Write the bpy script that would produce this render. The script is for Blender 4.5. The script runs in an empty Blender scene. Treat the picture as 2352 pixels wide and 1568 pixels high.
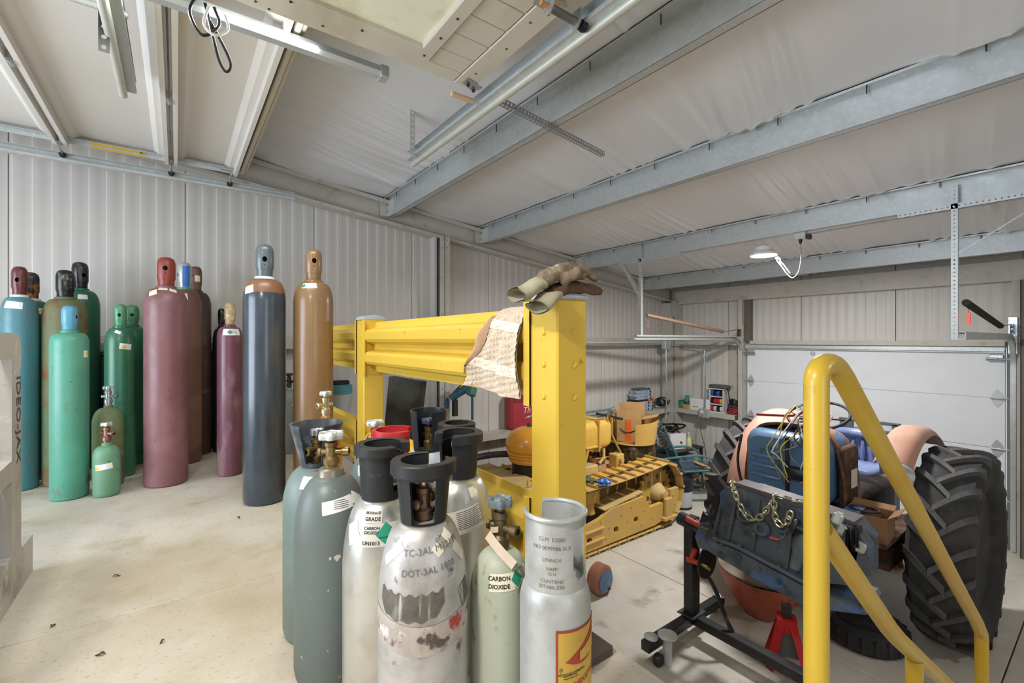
import bpy, bmesh, math, random
from mathutils import Vector, Matrix, Euler, noise
SC = bpy.context.scene
COL = SC.collection
PI = math.pi
V = Vector
random.seed(7)
# ---------------------------------------------------------------- camera, light, exposure
F, SN, CS, H, HY = 1045.33, .5930, .8052, .96, 780.   # focal length in px, yaw, eye height, horizon row
cd = bpy.data.cameras.new('camera'); cam = bpy.data.objects.new('camera', cd); COL.objects.link(cam)
cd.sensor_width = 36; cd.sensor_fit = 'HORIZONTAL'; cd.lens = 16.0; cd.shift_y = -4 / 2352
cd.clip_start = .02
cam.location = (0, 0, H); cam.rotation_euler = (PI / 2, 0, -math.atan2(SN, CS))
SC.camera = cam
w = bpy.data.worlds.new('world'); SC.world = w; w.use_nodes = True
w.node_tree.nodes['Background'].inputs[0].default_value = (.92, .96, 1.0, 1)
w.node_tree.nodes['Background'].inputs[1].default_value = .55
SC.view_settings.view_transform = 'Standard'; SC.view_settings.look = 'None'
SC.view_settings.exposure = 0.12; SC.view_settings.gamma = 1.0
SC.view_settings.use_curve_mapping = False

def lamp(name, kind, loc, rot, energy, size=.3, sizey=None, col=(1, 1, 1), spread=None):
    d = bpy.data.lights.new(name, kind); o = bpy.data.objects.new(name, d); COL.objects.link(o)
    o.location = loc; o.rotation_euler = rot; d.energy = energy; d.color = col
    if kind == 'AREA':
        d.size = size
        if sizey: d.shape = 'RECTANGLE'; d.size_y = sizey
        else: d.shape = 'DISK'
        if spread: d.spread = spread
    else:
        d.shadow_soft_size = size
    return o
# daylight through the two open dock doors behind and left of the camera
lamp('daylight_dock_door', 'AREA', (-3.4, 2.2, .95), (0, -PI / 2, 0), 150, 1.9, 2.6, (.76, .86, 1.0))
lamp('daylight_rear_door', 'AREA', (.56, -3.5, 1.05), (-PI / 2, 0, PI), 26, 1.4, 2.0, (.86, .92, 1.0))
# bay lamp of the same kind as the one in view, hung over the dock behind the camera
lamp('bay_lamp_dock', 'AREA', (-.75, .55, 2.05), (0, 0, 0), 50, .26, None, (1, .95, .86))
lamp('added_fill_lamp', 'AREA', (3.4, -1.6, 1.9), (0, 0, 0), 26, .26, None, (1, .96, .9))  # unseen lamp, added as fill from the right
lamp('bay_lamp_light', 'AREA', (4.72, 2.17, 1.78), (0, 0, 0), 90, .25, None, (1, .98, .96))
lamp('shop_tube_light', 'AREA', (.22, 2.25, 2.275), (0, 0, 0), 22, 1.15, .05, (.95, 1, .98))

# ---------------------------------------------------------------- pixel helpers (2352 x 1568 frame)
CAM = V((0, 0, H))
def ray(px, py):
    u = (px - 1176) / F; v = (HY - py) / F
    return V((CS * u + SN, -SN * u + CS, v))
def on_z(px, py, z): d = ray(px, py); return CAM + d * ((z - H) / d.z)
def on_x(px, py, x): d = ray(px, py); return CAM + d * (x / d.x)
def on_y(px, py, y): d = ray(px, py); return CAM + d * (y / d.y)
def at_d(px, py, Z): return CAM + ray(px, py) * Z

# ---------------------------------------------------------------- mesh builder
def frame(d):
    d = d.normalized(); a = V((0, 0, 1)) if abs(d.z) < .95 else V((1, 0, 0))
    x = a.cross(d).normalized(); return x, d.cross(x)
def spl(pts, n=8, closed=False):
    P = [V(p) for p in pts]; out = []; m = len(P)
    for i in range(m if closed else m - 1):
        p0 = P[(i - 1) % m] if closed or i else P[0] * 2 - P[1]
        p1, p2 = P[i], P[(i + 1) % m]
        p3 = P[(i + 2) % m] if closed or i + 2 < m else P[-1] * 2 - P[-2]
        for k in range(n):
            t = k / n
            out.append(.5 * (2 * p1 + (p2 - p0) * t + (2 * p0 - 5 * p1 + 4 * p2 - p3) * t * t + (3 * p1 - p0 - 3 * p2 + p3) * t ** 3))
    if not closed: out.append(P[-1])
    return out

class MB:
    def __init__(s): s.v = []; s.f = []; s.m = []; s.mi = 0; s.T = None
    def add(s, vs, fs):
        o = len(s.v)
        s.v += [tuple(s.T @ V(p)) if s.T else tuple(p) for p in vs]
        s.f += [tuple(i + o for i in f) for f in fs]; s.m += [s.mi] * len(fs); return s
    def box(s, c, d, rot=None, bev=0):
        hx, hy, hz = d[0] / 2, d[1] / 2, d[2] / 2
        Rm = Euler(rot).to_matrix() if rot is not None and not isinstance(rot, Matrix) else rot
        b = min(bev, hx * .98, hy * .98, hz * .98)
        if b <= 0:
            vs = [V((x * hx, y * hy, z * hz)) for x in (-1, 1) for y in (-1, 1) for z in (-1, 1)]
            fs = [(0, 1, 3, 2), (4, 6, 7, 5), (0, 4, 5, 1), (2, 3, 7, 6), (0, 2, 6, 4), (1, 5, 7, 3)]
        else:
            vs = []; ix = {}
            for x in (-1, 1):
                for y in (-1, 1):
                    for z in (-1, 1):
                        ix[x, y, z] = len(vs)
                        vs += [V((x * hx, y * (hy - b), z * (hz - b))), V((x * (hx - b), y * hy, z * (hz - b))), V((x * (hx - b), y * (hy - b), z * hz))]
            fs = [tuple(ix[c_] for c_ in ((-1, -1, -1), (-1, 1, -1), (-1, 1, 1), (-1, -1, 1)))]
            fs = []
            Q = ((-1, -1), (-1, 1), (1, 1), (1, -1))
            for sg in (-1, 1):
                fs.append(tuple(ix[sg, a, e] for a, e in Q)); fs.append(tuple(ix[a, sg, e] + 1 for a, e in Q)); fs.append(tuple(ix[a, e, sg] + 2 for a, e in Q))
                for s2 in (-1, 1):
                    fs.append((ix[sg, s2, -1], ix[sg, s2, 1], ix[sg, s2, 1] + 1, ix[sg, s2, -1] + 1))
                    fs.append((ix[sg, -1, s2], ix[sg, 1, s2], ix[sg, 1, s2] + 2, ix[sg, -1, s2] + 2))
                    fs.append((ix[-1, sg, s2] + 1, ix[1, sg, s2] + 1, ix[1, sg, s2] + 2, ix[-1, sg, s2] + 2))
            fs += [(i, i + 1, i + 2) for i in ix.values()]
        c = V(c); return s.add([c + (Rm @ p if Rm else p) for p in vs], fs)
    def bx(s, x0, x1, y0, y1, z0, z1, bev=0):
        return s.box(((x0 + x1) / 2, (y0 + y1) / 2, (z0 + z1) / 2), (abs(x1 - x0), abs(y1 - y0), abs(z1 - z0)), None, bev)
    def bar(s, p, q, a, b, up=(0, 0, 1), bev=0):
        p, q = V(p), V(q); d = q - p; L = d.length; d.normalize(); u = V(up)
        x = u.cross(d)
        if x.length < 1e-4: x = V((1, 0, 0)).cross(d)
        x.normalize(); y = d.cross(x)
        return s.box((p + q) / 2, (a, b, L), Matrix((x, y, d)).transposed(), bev)
    def tube(s, path, r, n=10, closed=False, cap=True, flat=1.0):
        P = [V(p) for p in path]; m = len(P); rr = r if isinstance(r, (list, tuple)) else [r] * m
        T = []
        for i in range(m):
            a = P[(i - 1) % m] if closed or i else P[i]; b = P[(i + 1) % m] if closed or i < m - 1 else P[i]
            T.append((b - a).normalized() if (b - a).length > 1e-9 else V((0, 0, 1)))
        x, _ = frame(T[0]); vs = []
        for i in range(m):
            x = (x - T[i] * x.dot(T[i])); x = x.normalized() if x.length > 1e-6 else frame(T[i])[0]
            y = T[i].cross(x)
            for k in range(n):
                a = 2 * PI * k / n; vs.append(P[i] + (x * math.cos(a) + y * math.sin(a) * flat) * rr[i])
        fs = []
        for i in range(m if closed else m - 1):
            j = (i + 1) % m
            for k in range(n): fs.append((i * n + k, i * n + (k + 1) % n, j * n + (k + 1) % n, j * n + k))
        if cap and not closed: fs += [tuple(range(n))[::-1], tuple((m - 1) * n + k for k in range(n))]
        return s.add(vs, fs)
    def cyl(s, p, q, r0, r1=None, n=20, cap=True): return s.tube([p, q], [r0, r0 if r1 is None else r1], n, False, cap)
    def lathe(s, prof, n=32, o=(0, 0, 0), ax=(0, 0, 1), cap=True, a0=0, a1=None):
        ax = V(ax).normalized(); o = V(o)
        x, y = (V((1, 0, 0)), V((0, 1, 0))) if ax.z > .999 else frame(ax)
        full = a1 is None; a1 = 2 * PI if full else a1; nn = n if full else n + 1; vs = []
        for r, z in prof:
            for k in range(nn):
                a = a0 + (a1 - a0) * k / n; vs.append(o + ax * z + (x * math.cos(a) + y * math.sin(a)) * max(r, 1e-5))
        fs = []
        for i in range(len(prof) - 1):
            for k in range(n):
                k2 = (k + 1) % nn; fs.append((i * nn + k, i * nn + k2, (i + 1) * nn + k2, (i + 1) * nn + k))
        if cap and full:
            if prof[0][0] > 1e-4: fs.append(tuple(range(nn))[::-1])
            if prof[-1][0] > 1e-4: fs.append(tuple((len(prof) - 1) * nn + k for k in range(nn)))
        return s.add(vs, fs)
    def prism(s, poly, o, A, B, N):
        o, A, B, N = V(o), V(A), V(B), V(N); n = len(poly)
        vs = [o + A * a + B * b for a, b in poly]; vs += [p + N for p in vs]
        return s.add(vs, [tuple(range(n))[::-1], tuple(range(n, 2 * n))] + [(i, (i + 1) % n, (i + 1) % n + n, i + n) for i in range(n)])
    def strip(s, prof, A, B, o, N, th=0):
        """open 2-D profile extruded along N as a sheet (th = thickness, along the profile normal)"""
        if th:
            n = len(prof); off = []
            for i in range(n):
                a = V(prof[max(0, i - 1)]); b = V(prof[min(n - 1, i + 1)]); d = (b - a).normalized(); off.append((prof[i][0] - d.y * th, prof[i][1] + d.x * th))
            return s.prism(list(prof) + off[::-1], o, A, B, N)
        o, A, B, N = V(o), V(A), V(B), V(N); n = len(prof)
        vs = [o + A * a + B * b for a, b in prof]; vs += [p + N for p in vs]
        return s.add(vs, [(i, i + 1, i + 1 + n, i + n) for i in range(n - 1)])
    def grid(s, fn, nu, nv, closeu=False):
        mu = nu if closeu else nu + 1
        vs = [fn(i / nu, j / nv) for j in range(nv + 1) for i in range(mu)]
        fs = [(j * mu + i, j * mu + (i + 1) % mu, (j + 1) * mu + (i + 1) % mu, (j + 1) * mu + i) for j in range(nv) for i in range(nu)]
        return s.add(vs, fs)
    def ball(s, c, r, n=16, m=10, rot=None):
        c = V(c); r = V((r, r, r)) if not hasattr(r, '__len__') else V(r); Rm = Euler(rot).to_matrix() if rot else None
        def fn(u, v):
            a = 2 * PI * u; b = PI * v; p = V((r.x * math.sin(b) * math.cos(a), r.y * math.sin(b) * math.sin(a), r.z * math.cos(b))); return c + (Rm @ p if Rm else p)
        return s.grid(fn, n, m, True)
    def ring(s, c, R_, r, ax=(0, 0, 1), n=32, k=8, a0=0, a1=None):
        x, y = (V((1, 0, 0)), V((0, 1, 0))) if V(ax).normalized().z > .999 else frame(V(ax)); c = V(c)
        if a1 is None: return s.tube([c + (x * math.cos(2 * PI * i / n) + y * math.sin(2 * PI * i / n)) * R_ for i in range(n)], r, k, True)
        return s.tube([c + (x * math.cos(a0 + (a1 - a0) * i / n) + y * math.sin(a0 + (a1 - a0) * i / n)) * R_ for i in range(n + 1)], r, k)
    def shell(s, rf, t0, t1, n, m, th, mask, zf):
        """cylindrical wall with openings: rf(t) radius, zf(t) height, mask(angle deg, t) True where solid"""
        vs = []; fs = []
        for j in range(m + 1):
            t = t0 + (t1 - t0) * j / m
            for k in range(n):
                a = 2 * PI * k / n
                for q in (0, 1):
                    r = rf(t) - q * th; vs.append((r * math.cos(a), r * math.sin(a), zf(t)))
        id_ = lambda j, k, q: (j * n + k % n) * 2 + q
        on = lambda j, k: 0 <= j < m and mask((k % n + .5) * 360 / n, t0 + (t1 - t0) * (j + .5) / m)
        for j in range(m):
            for k in range(n):
                if not on(j, k): continue
                fs.append((id_(j, k, 0), id_(j, k + 1, 0), id_(j + 1, k + 1, 0), id_(j + 1, k, 0)))
                fs.append((id_(j, k, 1), id_(j + 1, k, 1), id_(j + 1, k + 1, 1), id_(j, k + 1, 1)))
                if not on(j - 1, k): fs.append((id_(j, k, 0), id_(j, k, 1), id_(j, k + 1, 1), id_(j, k + 1, 0)))
                if not on(j + 1, k): fs.append((id_(j + 1, k, 0), id_(j + 1, k + 1, 0), id_(j + 1, k + 1, 1), id_(j + 1, k, 1)))
                if not on(j, k - 1): fs.append((id_(j, k, 0), id_(j + 1, k, 0), id_(j + 1, k, 1), id_(j, k, 1)))
                if not on(j, k + 1): fs.append((id_(j, k + 1, 0), id_(j, k + 1, 1), id_(j + 1, k + 1, 1), id_(j + 1, k + 1, 0)))
        return s.add(vs, fs)
    def perf(s, o, A, B, w, L, rows, pitch, hole, slot=0, off=None):
        """flat strip of width w along A, length L along B, with real round or slotted holes"""
        o, A, B = V(o), V(A).normalized(), V(B).normalized(); nrm = max(1, int(L / pitch)); pt = L / nrm; cw = w / rows
        for i in range(rows):
            for j in range(nrm):
                c = o + A * (cw * (i + .5)) + B * (pt * (j + .5)); hw, hl = cw / 2, pt / 2
                sq = [(hw, 0), (hw, hl), (0, hl), (-hw, hl), (-hw, 0), (-hw, -hl), (0, -hl), (hw, -hl)]
                hol = []
                for k in range(8):
                    a = PI / 4 * k; hx = hole * math.cos(a); hy = hole * math.sin(a)
                    if slot: hx += slot * (1 if hx > .2 * hole else -1 if hx < -.2 * hole else 0)
                    hol.append((hx, hy))
                s.add([c + A * a + B * b for a, b in sq + hol], [(k, (k + 1) % 8, (k + 1) % 8 + 8, k + 8) for k in range(8)])
        return s
    def mesh(s, name, smooth=35, weld=True):
        me = bpy.data.meshes.new(name); me.from_pydata(s.v, [], s.f)
        if any(s.m): me.polygons.foreach_set('material_index', s.m)
        bm = bmesh.new(); bm.from_mesh(me)
        if weld: bmesh.ops.remove_doubles(bm, verts=bm.verts, dist=1e-6)
        bmesh.ops.recalc_face_normals(bm, faces=bm.faces)
        bm.to_mesh(me); bm.free()
        if smooth:
            me.polygons.foreach_set('use_smooth', [True] * len(me.polygons)); me.set_sharp_from_angle(angle=math.radians(smooth))
        me.update(); return me
    def build(s, name, mat, parent=None, loc=None, rot=None, smooth=35, label=None):
        me = s.mesh(name, smooth)
        for m_ in (mat if isinstance(mat, (list, tuple)) else [mat]): me.materials.append(m_)
        return link(name, me, parent, loc, rot, label)

def link(name, me, parent=None, loc=None, rot=None, label=None):
    o = bpy.data.objects.new(name, me); COL.objects.link(o)
    if parent is not None: o.parent = parent
    if loc is not None: o.location = loc
    if rot is not None: o.rotation_euler = rot
    if label: o['label'] = label
    return o
def tag(o, label, cat, group=None):
    o['label'] = label; o['category'] = cat
    if group: o['group'] = group
    return o
def thing(name, label, cat, loc=(0, 0, 0), rotz=0, group=None, rot=None):
    o = bpy.data.objects.new(name, None); COL.objects.link(o); o.empty_display_size = .05
    o.location = loc; o.rotation_euler = rot if rot else (0, 0, rotz); return tag(o, label, cat, group)
def struct(o): o['kind'] = 'structure'; return o
def group_struct(name, loc=(0, 0, 0)):
    o = bpy.data.objects.new(name, None); COL.objects.link(o); o.location = loc; return struct(o)

# ---------------------------------------------------------------- materials
def lin(c): return tuple((x / 255 / 12.92 if x / 255 <= .04045 else ((x / 255 + .055) / 1.055) ** 2.4) for x in c[:3]) + (1,)
MATS = {}
def mat(name, col, rough=.5, metal=0., var=.10, vs=4., spots=(), bump=0., bs=60., st=(1, 1, 1), emit=0., coat=0., trans=0., rvar=0., spec=.5, sheen=0):
    """procedural paint / metal: base colour with cloudy variation, spots = [(colour, scale, threshold, softness, stretch)]"""
    if name in MATS: return MATS[name]
    m = bpy.data.materials.new(name); m.use_nodes = True; nt = m.node_tree; N, L = nt.nodes, nt.links
    b = N['Principled BSDF']; b.inputs['Roughness'].default_value = rough; b.inputs['Metallic'].default_value = metal
    b.inputs['Specular IOR Level'].default_value = spec
    if coat: b.inputs['Coat Weight'].default_value = coat; b.inputs['Coat Roughness'].default_value = .15
    if trans: b.inputs['Transmission Weight'].default_value = trans
    if sheen: b.inputs['Sheen Weight'].default_value = sheen
    base = lin(col)
    if emit: b.inputs['Emission Color'].default_value = base; b.inputs['Emission Strength'].default_value = emit
    tc = N.new('ShaderNodeTexCoord'); mp = N.new('ShaderNodeMapping'); mp.inputs['Scale'].default_value = st
    L.new(tc.outputs['Object'], mp.inputs['Vector'])
    def nz(scale, det=5, vec=None):
        t = N.new('ShaderNodeTexNoise'); t.inputs['Scale'].default_value = scale; t.inputs['Detail'].default_value = det; t.inputs['Roughness'].default_value = .6
        L.new(vec or mp.outputs[0], t.inputs['Vector']); return t.outputs['Fac']
    def mix(fac, a, c):
        x = N.new('ShaderNodeMix'); x.data_type = 'RGBA'; L.new(fac, x.inputs[0])
        if isinstance(a, tuple): x.inputs[6].default_value = a
        else: L.new(a, x.inputs[6])
        if isinstance(c, tuple): x.inputs[7].default_value = c
        else: L.new(c, x.inputs[7])
        return x.outputs[2]
    def rng(f, a, c, o0=0., o1=1.):
        r = N.new('ShaderNodeMapRange'); L.new(f, r.inputs[0])
        for i, x in enumerate((a, c, o0, o1)): r.inputs[i + 1].default_value = x
        return r.outputs[0]
    out = base
    if var:
        lo = tuple(x * (1 - var) for x in base[:3]) + (1,); hi = tuple(min(1, x * (1 + var)) for x in base[:3]) + (1,)
        out = mix(rng(nz(vs), .3, .7), lo, hi)
    for sp in spots:
        c2, sc, th, so = sp[:4]; vec = None
        if len(sp) > 4:
            m2 = N.new('ShaderNodeMapping'); m2.inputs['Scale'].default_value = sp[4]; L.new(tc.outputs['Object'], m2.inputs['Vector']); vec = m2.outputs[0]
        mx = sp[5] if len(sp) > 5 else 1.
        out = mix(rng(nz(sc, 6, vec), th - so, th + so, 0., mx), out, lin(c2))
    if not isinstance(out, tuple): L.new(out, b.inputs['Base Color'])
    else: b.inputs['Base Color'].default_value = out
    if rvar: L.new(rng(nz(vs * 3), .3, .7, max(.02, rough - rvar), min(1, rough + rvar)), b.inputs['Roughness'])
    if bump:
        bp = N.new('ShaderNodeBump'); bp.inputs['Strength'].default_value = bump; bp.inputs['Distance'].default_value = .01
        L.new(nz(bs, 4), bp.inputs['Height']); L.new(bp.outputs[0], b.inputs['Normal'])
    MATS[name] = m; return m

def text_verts(txt, size=.02, bold=False, align='CENTER'):
    cu = bpy.data.curves.new('lettering', 'FONT'); cu.body = txt; cu.size = size; cu.align_x = align; cu.align_y = 'CENTER'; cu.resolution_u = 2
    if bold: cu.offset = size * .02
    o = bpy.data.objects.new('lettering', cu); COL.objects.link(o)
    dg = bpy.context.evaluated_depsgraph_get(); me = bpy.data.meshes.new_from_object(o.evaluated_get(dg))
    vs = [v.co.copy() for v in me.vertices]; fs = [tuple(p.vertices) for p in me.polygons]
    bpy.data.objects.remove(o); bpy.data.curves.remove(cu); bpy.data.meshes.remove(me); return vs, fs
def text_flat(mb, txt, size, o, A, B, bold=False, align='CENTER'):
    vs, fs = text_verts(txt, size, bold, align); o, A, B = V(o), V(A).normalized(), V(B).normalized()
    mb.add([o + A * p.x + B * p.y for p in vs], fs)

# shared materials
GALV = mat('galvanised_steel', (198, 203, 202), .42, .55, .05, 9, [((212, 218, 220), 30, .62, .12)], .02, 90)
ZINC = mat('bright_zinc_steel', (196, 203, 208), .3, .85, .1, 20, rvar=.1)
STEEL_DK = mat('dark_steel', (70, 70, 70), .45, .8, .2, 10)
BLACKP = mat('black_paint', (22, 22, 24), .32, 0, .15, 8)
BLACKPL = mat('black_plastic', (24, 25, 28), .5, 0, .15, 9, [((52, 53, 58), 30, .66, .06)], .05, 120)
BRASS = mat('brass', (142, 122, 82), .38, .75, .2, 25, [((110, 84, 46), 30, .58, .1)])
RUST = mat('rusty_brown', (74, 52, 40), .75, .2, .3, 10, [((112, 74, 48), 14, .55, .1)], .2, 60)
GREASE = mat('greasy_iron', (38, 33, 30), .6, .4, .35, 9, [((78, 60, 46), 12, .6, .1)], .2, 50)
WHITE = mat('white_paper', (232, 232, 230), .6, 0, .03, 8)
INK = mat('black_ink', (20, 20, 22), .6, 0, 0)
CARD = mat('cardboard', (184, 146, 98), .85, 0, .08, 6, bump=.04, bs=90)
# ================================================================ the room
W, B, LF, DK = 4.95, 7.22, -1.30, 1.105         # left wall y, back wall x, lower floor z, dock edge x
def zf(x): return 2.455 - .117 * x               # underside of the wall rafter
def zp(x): return zf(x) + .075                   # purlin bottom
def zc(x): return zf(x) + .275                   # insulation
CONC = mat('dock_concrete', (200, 192, 176), .62, 0, .05, 1.3, [((168, 148, 116), .75, .57, .12, (1, 1, 1), .8), ((150, 134, 106), 2.4, .66, .07, (1, 1, 1), .7), ((214, 210, 202), 2.2, .60, .12, (1, 1, 1), .5), ((150, 138, 116), 70, .62, .06, (1, 1, 1), .55), ((122, 114, 100), 22, .74, .02), ((168, 156, 136), 6, .64, .08, (1, 1, 1), .4)], .10, 70, rvar=.1)
CONC2 = mat('shop_floor_concrete', (188, 182, 170), .55, 0, .06, 1.1, [((158, 148, 132), 1.2, .58, .12, (1, 1, 1), .7), ((204, 200, 192), 3.1, .6, .1, (1, 1, 1), .6), ((108, 100, 90), 2.6, .65, .06, (1, 1, 1), .75), ((132, 124, 112), 34, .70, .03)], .10, 60, rvar=.1)
fl = group_struct('floor')
JY = 2.09
for y0, y1 in ((-3.6, JY - .003), (JY + .003, W)):
    m = MB(); m.bx(-4.2, DK, y0, y1, -.18, 0, .004); m.build('slab', CONC, fl)
m = MB(); m.bx(-4.2, DK - .01, -3.6, W, LF, -.181); m.build('dock_face', CONC2, fl)
fl2 = group_struct('floor')
JX = 3.76
for x0, x1 in ((DK - .01, JX - .004), (JX + .004, B + .2)):
    for y0, y1 in ((-3.6, .5), (.508, W)):
        m = MB(); m.bx(x0, x1, y0, y1, LF - .15, LF, .004); m.build('slab', CONC2, fl2)
# concrete steps down beside the hand rail
st = group_struct('trim_1')
for i in range(6):
    m = MB(); m.bx(DK - .02 + i * .28, DK + .28 * (i + 1), -.75, .36, LF, -.186 * (i + 1), .01); m.build('step', CONC2, st)

# ---- walls of fluted panels
PANEL = mat('wall_panel_paint', (204, 200, 194), .42, 0, .03, 2.0, [((186, 180, 170), 3.5, .68, .1, (1, 1, .3), .5)])
FRAMEP = mat('frame_primer_paint', (190, 186, 176), .45, 0, .05, 5, [((160, 152, 138), 9, .66, .1)])
PW, NF = 1.0668, 10
def panel_mesh(z0, z1):
    pr = [(0.004, 0), (.004, .012)]; p = (PW - .008) / NF
    for i in range(NF):
        a = .004 + p * i; pr += [(a + .10 * p, .012), (a + .17 * p, .0148), (a + .62 * p, .0148), (a + .70 * p, .012)]
    pr += [(PW - .004, .012), (PW - .004, 0)]
    m = MB(); m.prism(pr, (0, 0, z0), (1, 0, 0), (0, -1, 0), (0, 0, z1 - z0)); me = m.mesh('panel', 20); me.materials.append(PANEL); return me
SEAM0 = -1.007
wl = group_struct('wall_left', (0, W, 0))
m = MB(); m.bx(-4.2, B + .3, .0, .1, LF, 3.0); m.build('backing', FRAMEP, wl)
pm = panel_mesh(LF, 2.95)
for k in range(-3, 8): link('panel', pm, wl, (SEAM0 + PW * k, 0, 0))
DY0, DY1, DTOP = .79, 3.53, .87                   # garage door opening in the back wall
wb = group_struct('wall_back', (B, 0, 0))
m = MB(); m.bx(.02, .12, -3.6, DY0, LF, 2.2); m.bx(.02, .12, DY1, W + .1, LF, 2.2); m.bx(.02, .12, DY0, DY1, DTOP, 2.2); m.build('backing', FRAMEP, wb)
pm_full, pm_top = panel_mesh(LF, 1.95), panel_mesh(DTOP + .06, 1.95)
y = W - .02
while y > -3.5:
    a, b = y - PW, y
    if b <= DY0 + .02 or a >= DY1 - .3:
        o = link('panel', pm_full, wb, (0, b, 0), (0, 0, -PI / 2))
        if a < DY1 and b > DY1: o.data = pm_top if False else pm_full
    else: link('panel', pm_top, wb, (0, b, 0), (0, 0, -PI / 2))
    y -= PW

# rear wall behind the viewer, with the opening of the raised beige door
wr = group_struct('wall_rear', (0, -3.6, 0))
m = MB(); m.bx(-4.2, -.16, -.1, 0, LF, 3.0); m.bx(1.29, B + .2, -.1, 0, LF, 2.6); m.bx(-.16, 1.29, -.1, 0, 2.15, 3.0); m.build('backing', PANEL, wr)
# ---- roof: insulation sheets draped between purlins, purlins, rafter on the left wall
PUR = [-2.8, -1.2, .37, 1.88, 3.09, 4.72, 6.33]
VINYL = mat('white_vinyl_facing', (228, 229, 232), .24, 0, .02, 3, bump=.05, bs=160, st=(.12, 1, 1))
cl = group_struct('ceiling')
xs = [-4.2] + PUR + [B]
for i in range(len(xs) - 1):
    xa, xb = xs[i], xs[i + 1]; rr = random.Random(40 + i)
    folds = []
    for _ in range(9):
        yc = rr.uniform(-2.6, 4.4); sl_ = rr.uniform(-.45, -.1)
        for q_ in range(rr.randint(2, 5)): folds.append((yc + .10 * q_ + rr.uniform(-.03, .03), rr.uniform(.014, .034), rr.uniform(.008, .020), sl_ + rr.uniform(-.05, .05)))
    folds += [(rr.uniform(-2.6, 4.6), rr.uniform(.05, .12), rr.uniform(.01, .03), rr.uniform(-.3, .1)) for _ in range(8)]
    if i == 4: folds += [(1.15 + .11 * q, .024, .022, -.3 - .03 * q) for q in range(6)] + [(.42, .09, .022, -.25), (.52, .02, .018, -.25), (1.95, .03, .02, -.2), (2.55, .03, .018, -.2)]
    if i == 5: folds += [(1.5 + .10 * q, .024, .018, -.2) for q in range(5)] + [(.85, .05, .022, -.3), (.92, .018, .02, -.3), (.6, .03, .02, -.25), (.3, .03, .02, -.2)]
    if i == 6: folds += [(.4 + .10 * q, .024, .02, -.2) for q in range(9)]
    def fn(u, v, xa=xa, xb=xb, folds=folds, i=i):
        x = xa + (xb - xa) * u; yy = -3.6 + (W + 3.55) * v
        z = zc(x) + .004 - .03 * math.sin(PI * u) ** .8
        if xa > -1.5:
            fade = max(0., u - .15) ** 1.2 * max(0., min(1., (.985 - u) / .06)) * 1.15
            for y0, wd, am, sl in folds:
                q = (yy - y0 - sl * (1 - u)) / (wd * (.5 + .8 * u))
                if abs(q) < 3: z -= am * fade * math.exp(-q * q) * 1.25
        z += .006 * noise.noise((x * 1.3, yy * 5, i))
        return V((x, yy, z))
    fine = 0 <= i
    m = MB(); m.grid(fn, 30, 640 if xa > -1.5 else 40); o = m.build('insulation_sheet', VINYL, cl, smooth=180)
    if False: o
# outer roof above the insulation keeps daylight out
m = MB(); m.prism([(-4.2, zc(-4.2) + .06), (B + .3, zc(B + .3) + .06), (B + .3, zc(B + .3) + .16), (-4.2, zc(-4.2) + .16)], (0, -3.6, 0), (1, 0, 0), (0, 0, 1), (0, W + 3.7, 0)); m.build('roof_deck', FRAMEP, cl)
for n_, x in enumerate(PUR[2:]):
    z = zp(x); Hh = .2
    p = group_struct('trim_%d' % (n_ + 2), (x, 0, z))
    m = MB(); t = .003
    m.bx(-t, t, -3.5, W - .11, 0, Hh)
    m.bx(0, .062, -3.5, W - .11, 0, .005); m.bx(.058, .062, -3.5, W - .11, 0, .018)
    m.bx(-.062, 0, -3.5, W - .11, Hh - .005, Hh); m.bx(-.062, -.058, -3.5, W - .11, Hh - .018, Hh)
    m.build('purlin_web', GALV, p)
    if n_ >= 1:
        m = MB()
        for q in range(10): m.cyl((-.03, .4 + q * .46, Hh - .055), (-.03, .4 + q * .46, Hh), .0035, n=6)
        m.build('roof_screw_row', STEEL_DK, p)['kind'] = 'stuff'
        m = MB(); m.bx(-.012, -.004, W - .27, W - .10, .0, .17); m.bx(-.10, -.004, W - .125, W - .117, .0, .16); m.build('clip_plate', FRAMEP, p)
        m = MB()
        for dz in (.045, .12):
            m.lathe([(0, 0), (.009, 0), (.011, -.008), (.011, -.014)], 8, (-.06, W - .135, dz), (0, 1, 0))
        m.build('bolt_pair', GALV, p)
# rafter along the left wall
sl = V((1, 0, -.117)); m = MB(); t = group_struct('trim_8')
def slope_bar(m, y0, y1, z0, z1, xa=-4.2, xb=B - .16): m.prism([(y0, z0), (y1, z0), (y1, z1), (y0, z1)], (xa, 0, zf(xa)), (0, 1, 0), (0, 0, 1), sl * (xb - xa))
slope_bar(m, W - .085, W - .075, 0, .24); m.build('rafter_web', FRAMEP, t)
m = MB(); slope_bar(m, W - .15, W - .02, -.008, 0); slope_bar(m, W - .15, W - .146, 0, .022); slope_bar(m, W - .15, W - .02, .24, .248); slope_bar(m, W - .15, W - .146, .205, .24); m.build('rafter_flange', FRAMEP, t)
# eave strut on the back wall
t = group_struct('trim_9')
m = MB(); m.bx(B - .14, B - .134, -3.5, W - .2, 1.585, 1.80); m.bx(B - .14, B - .02, -3.5, W - .2, 1.58, 1.588); m.bx(B - .146, B - .14, -3.5, W - .2, 1.585, 1.62); m.build('eave_strut', FRAMEP, t)

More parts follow.
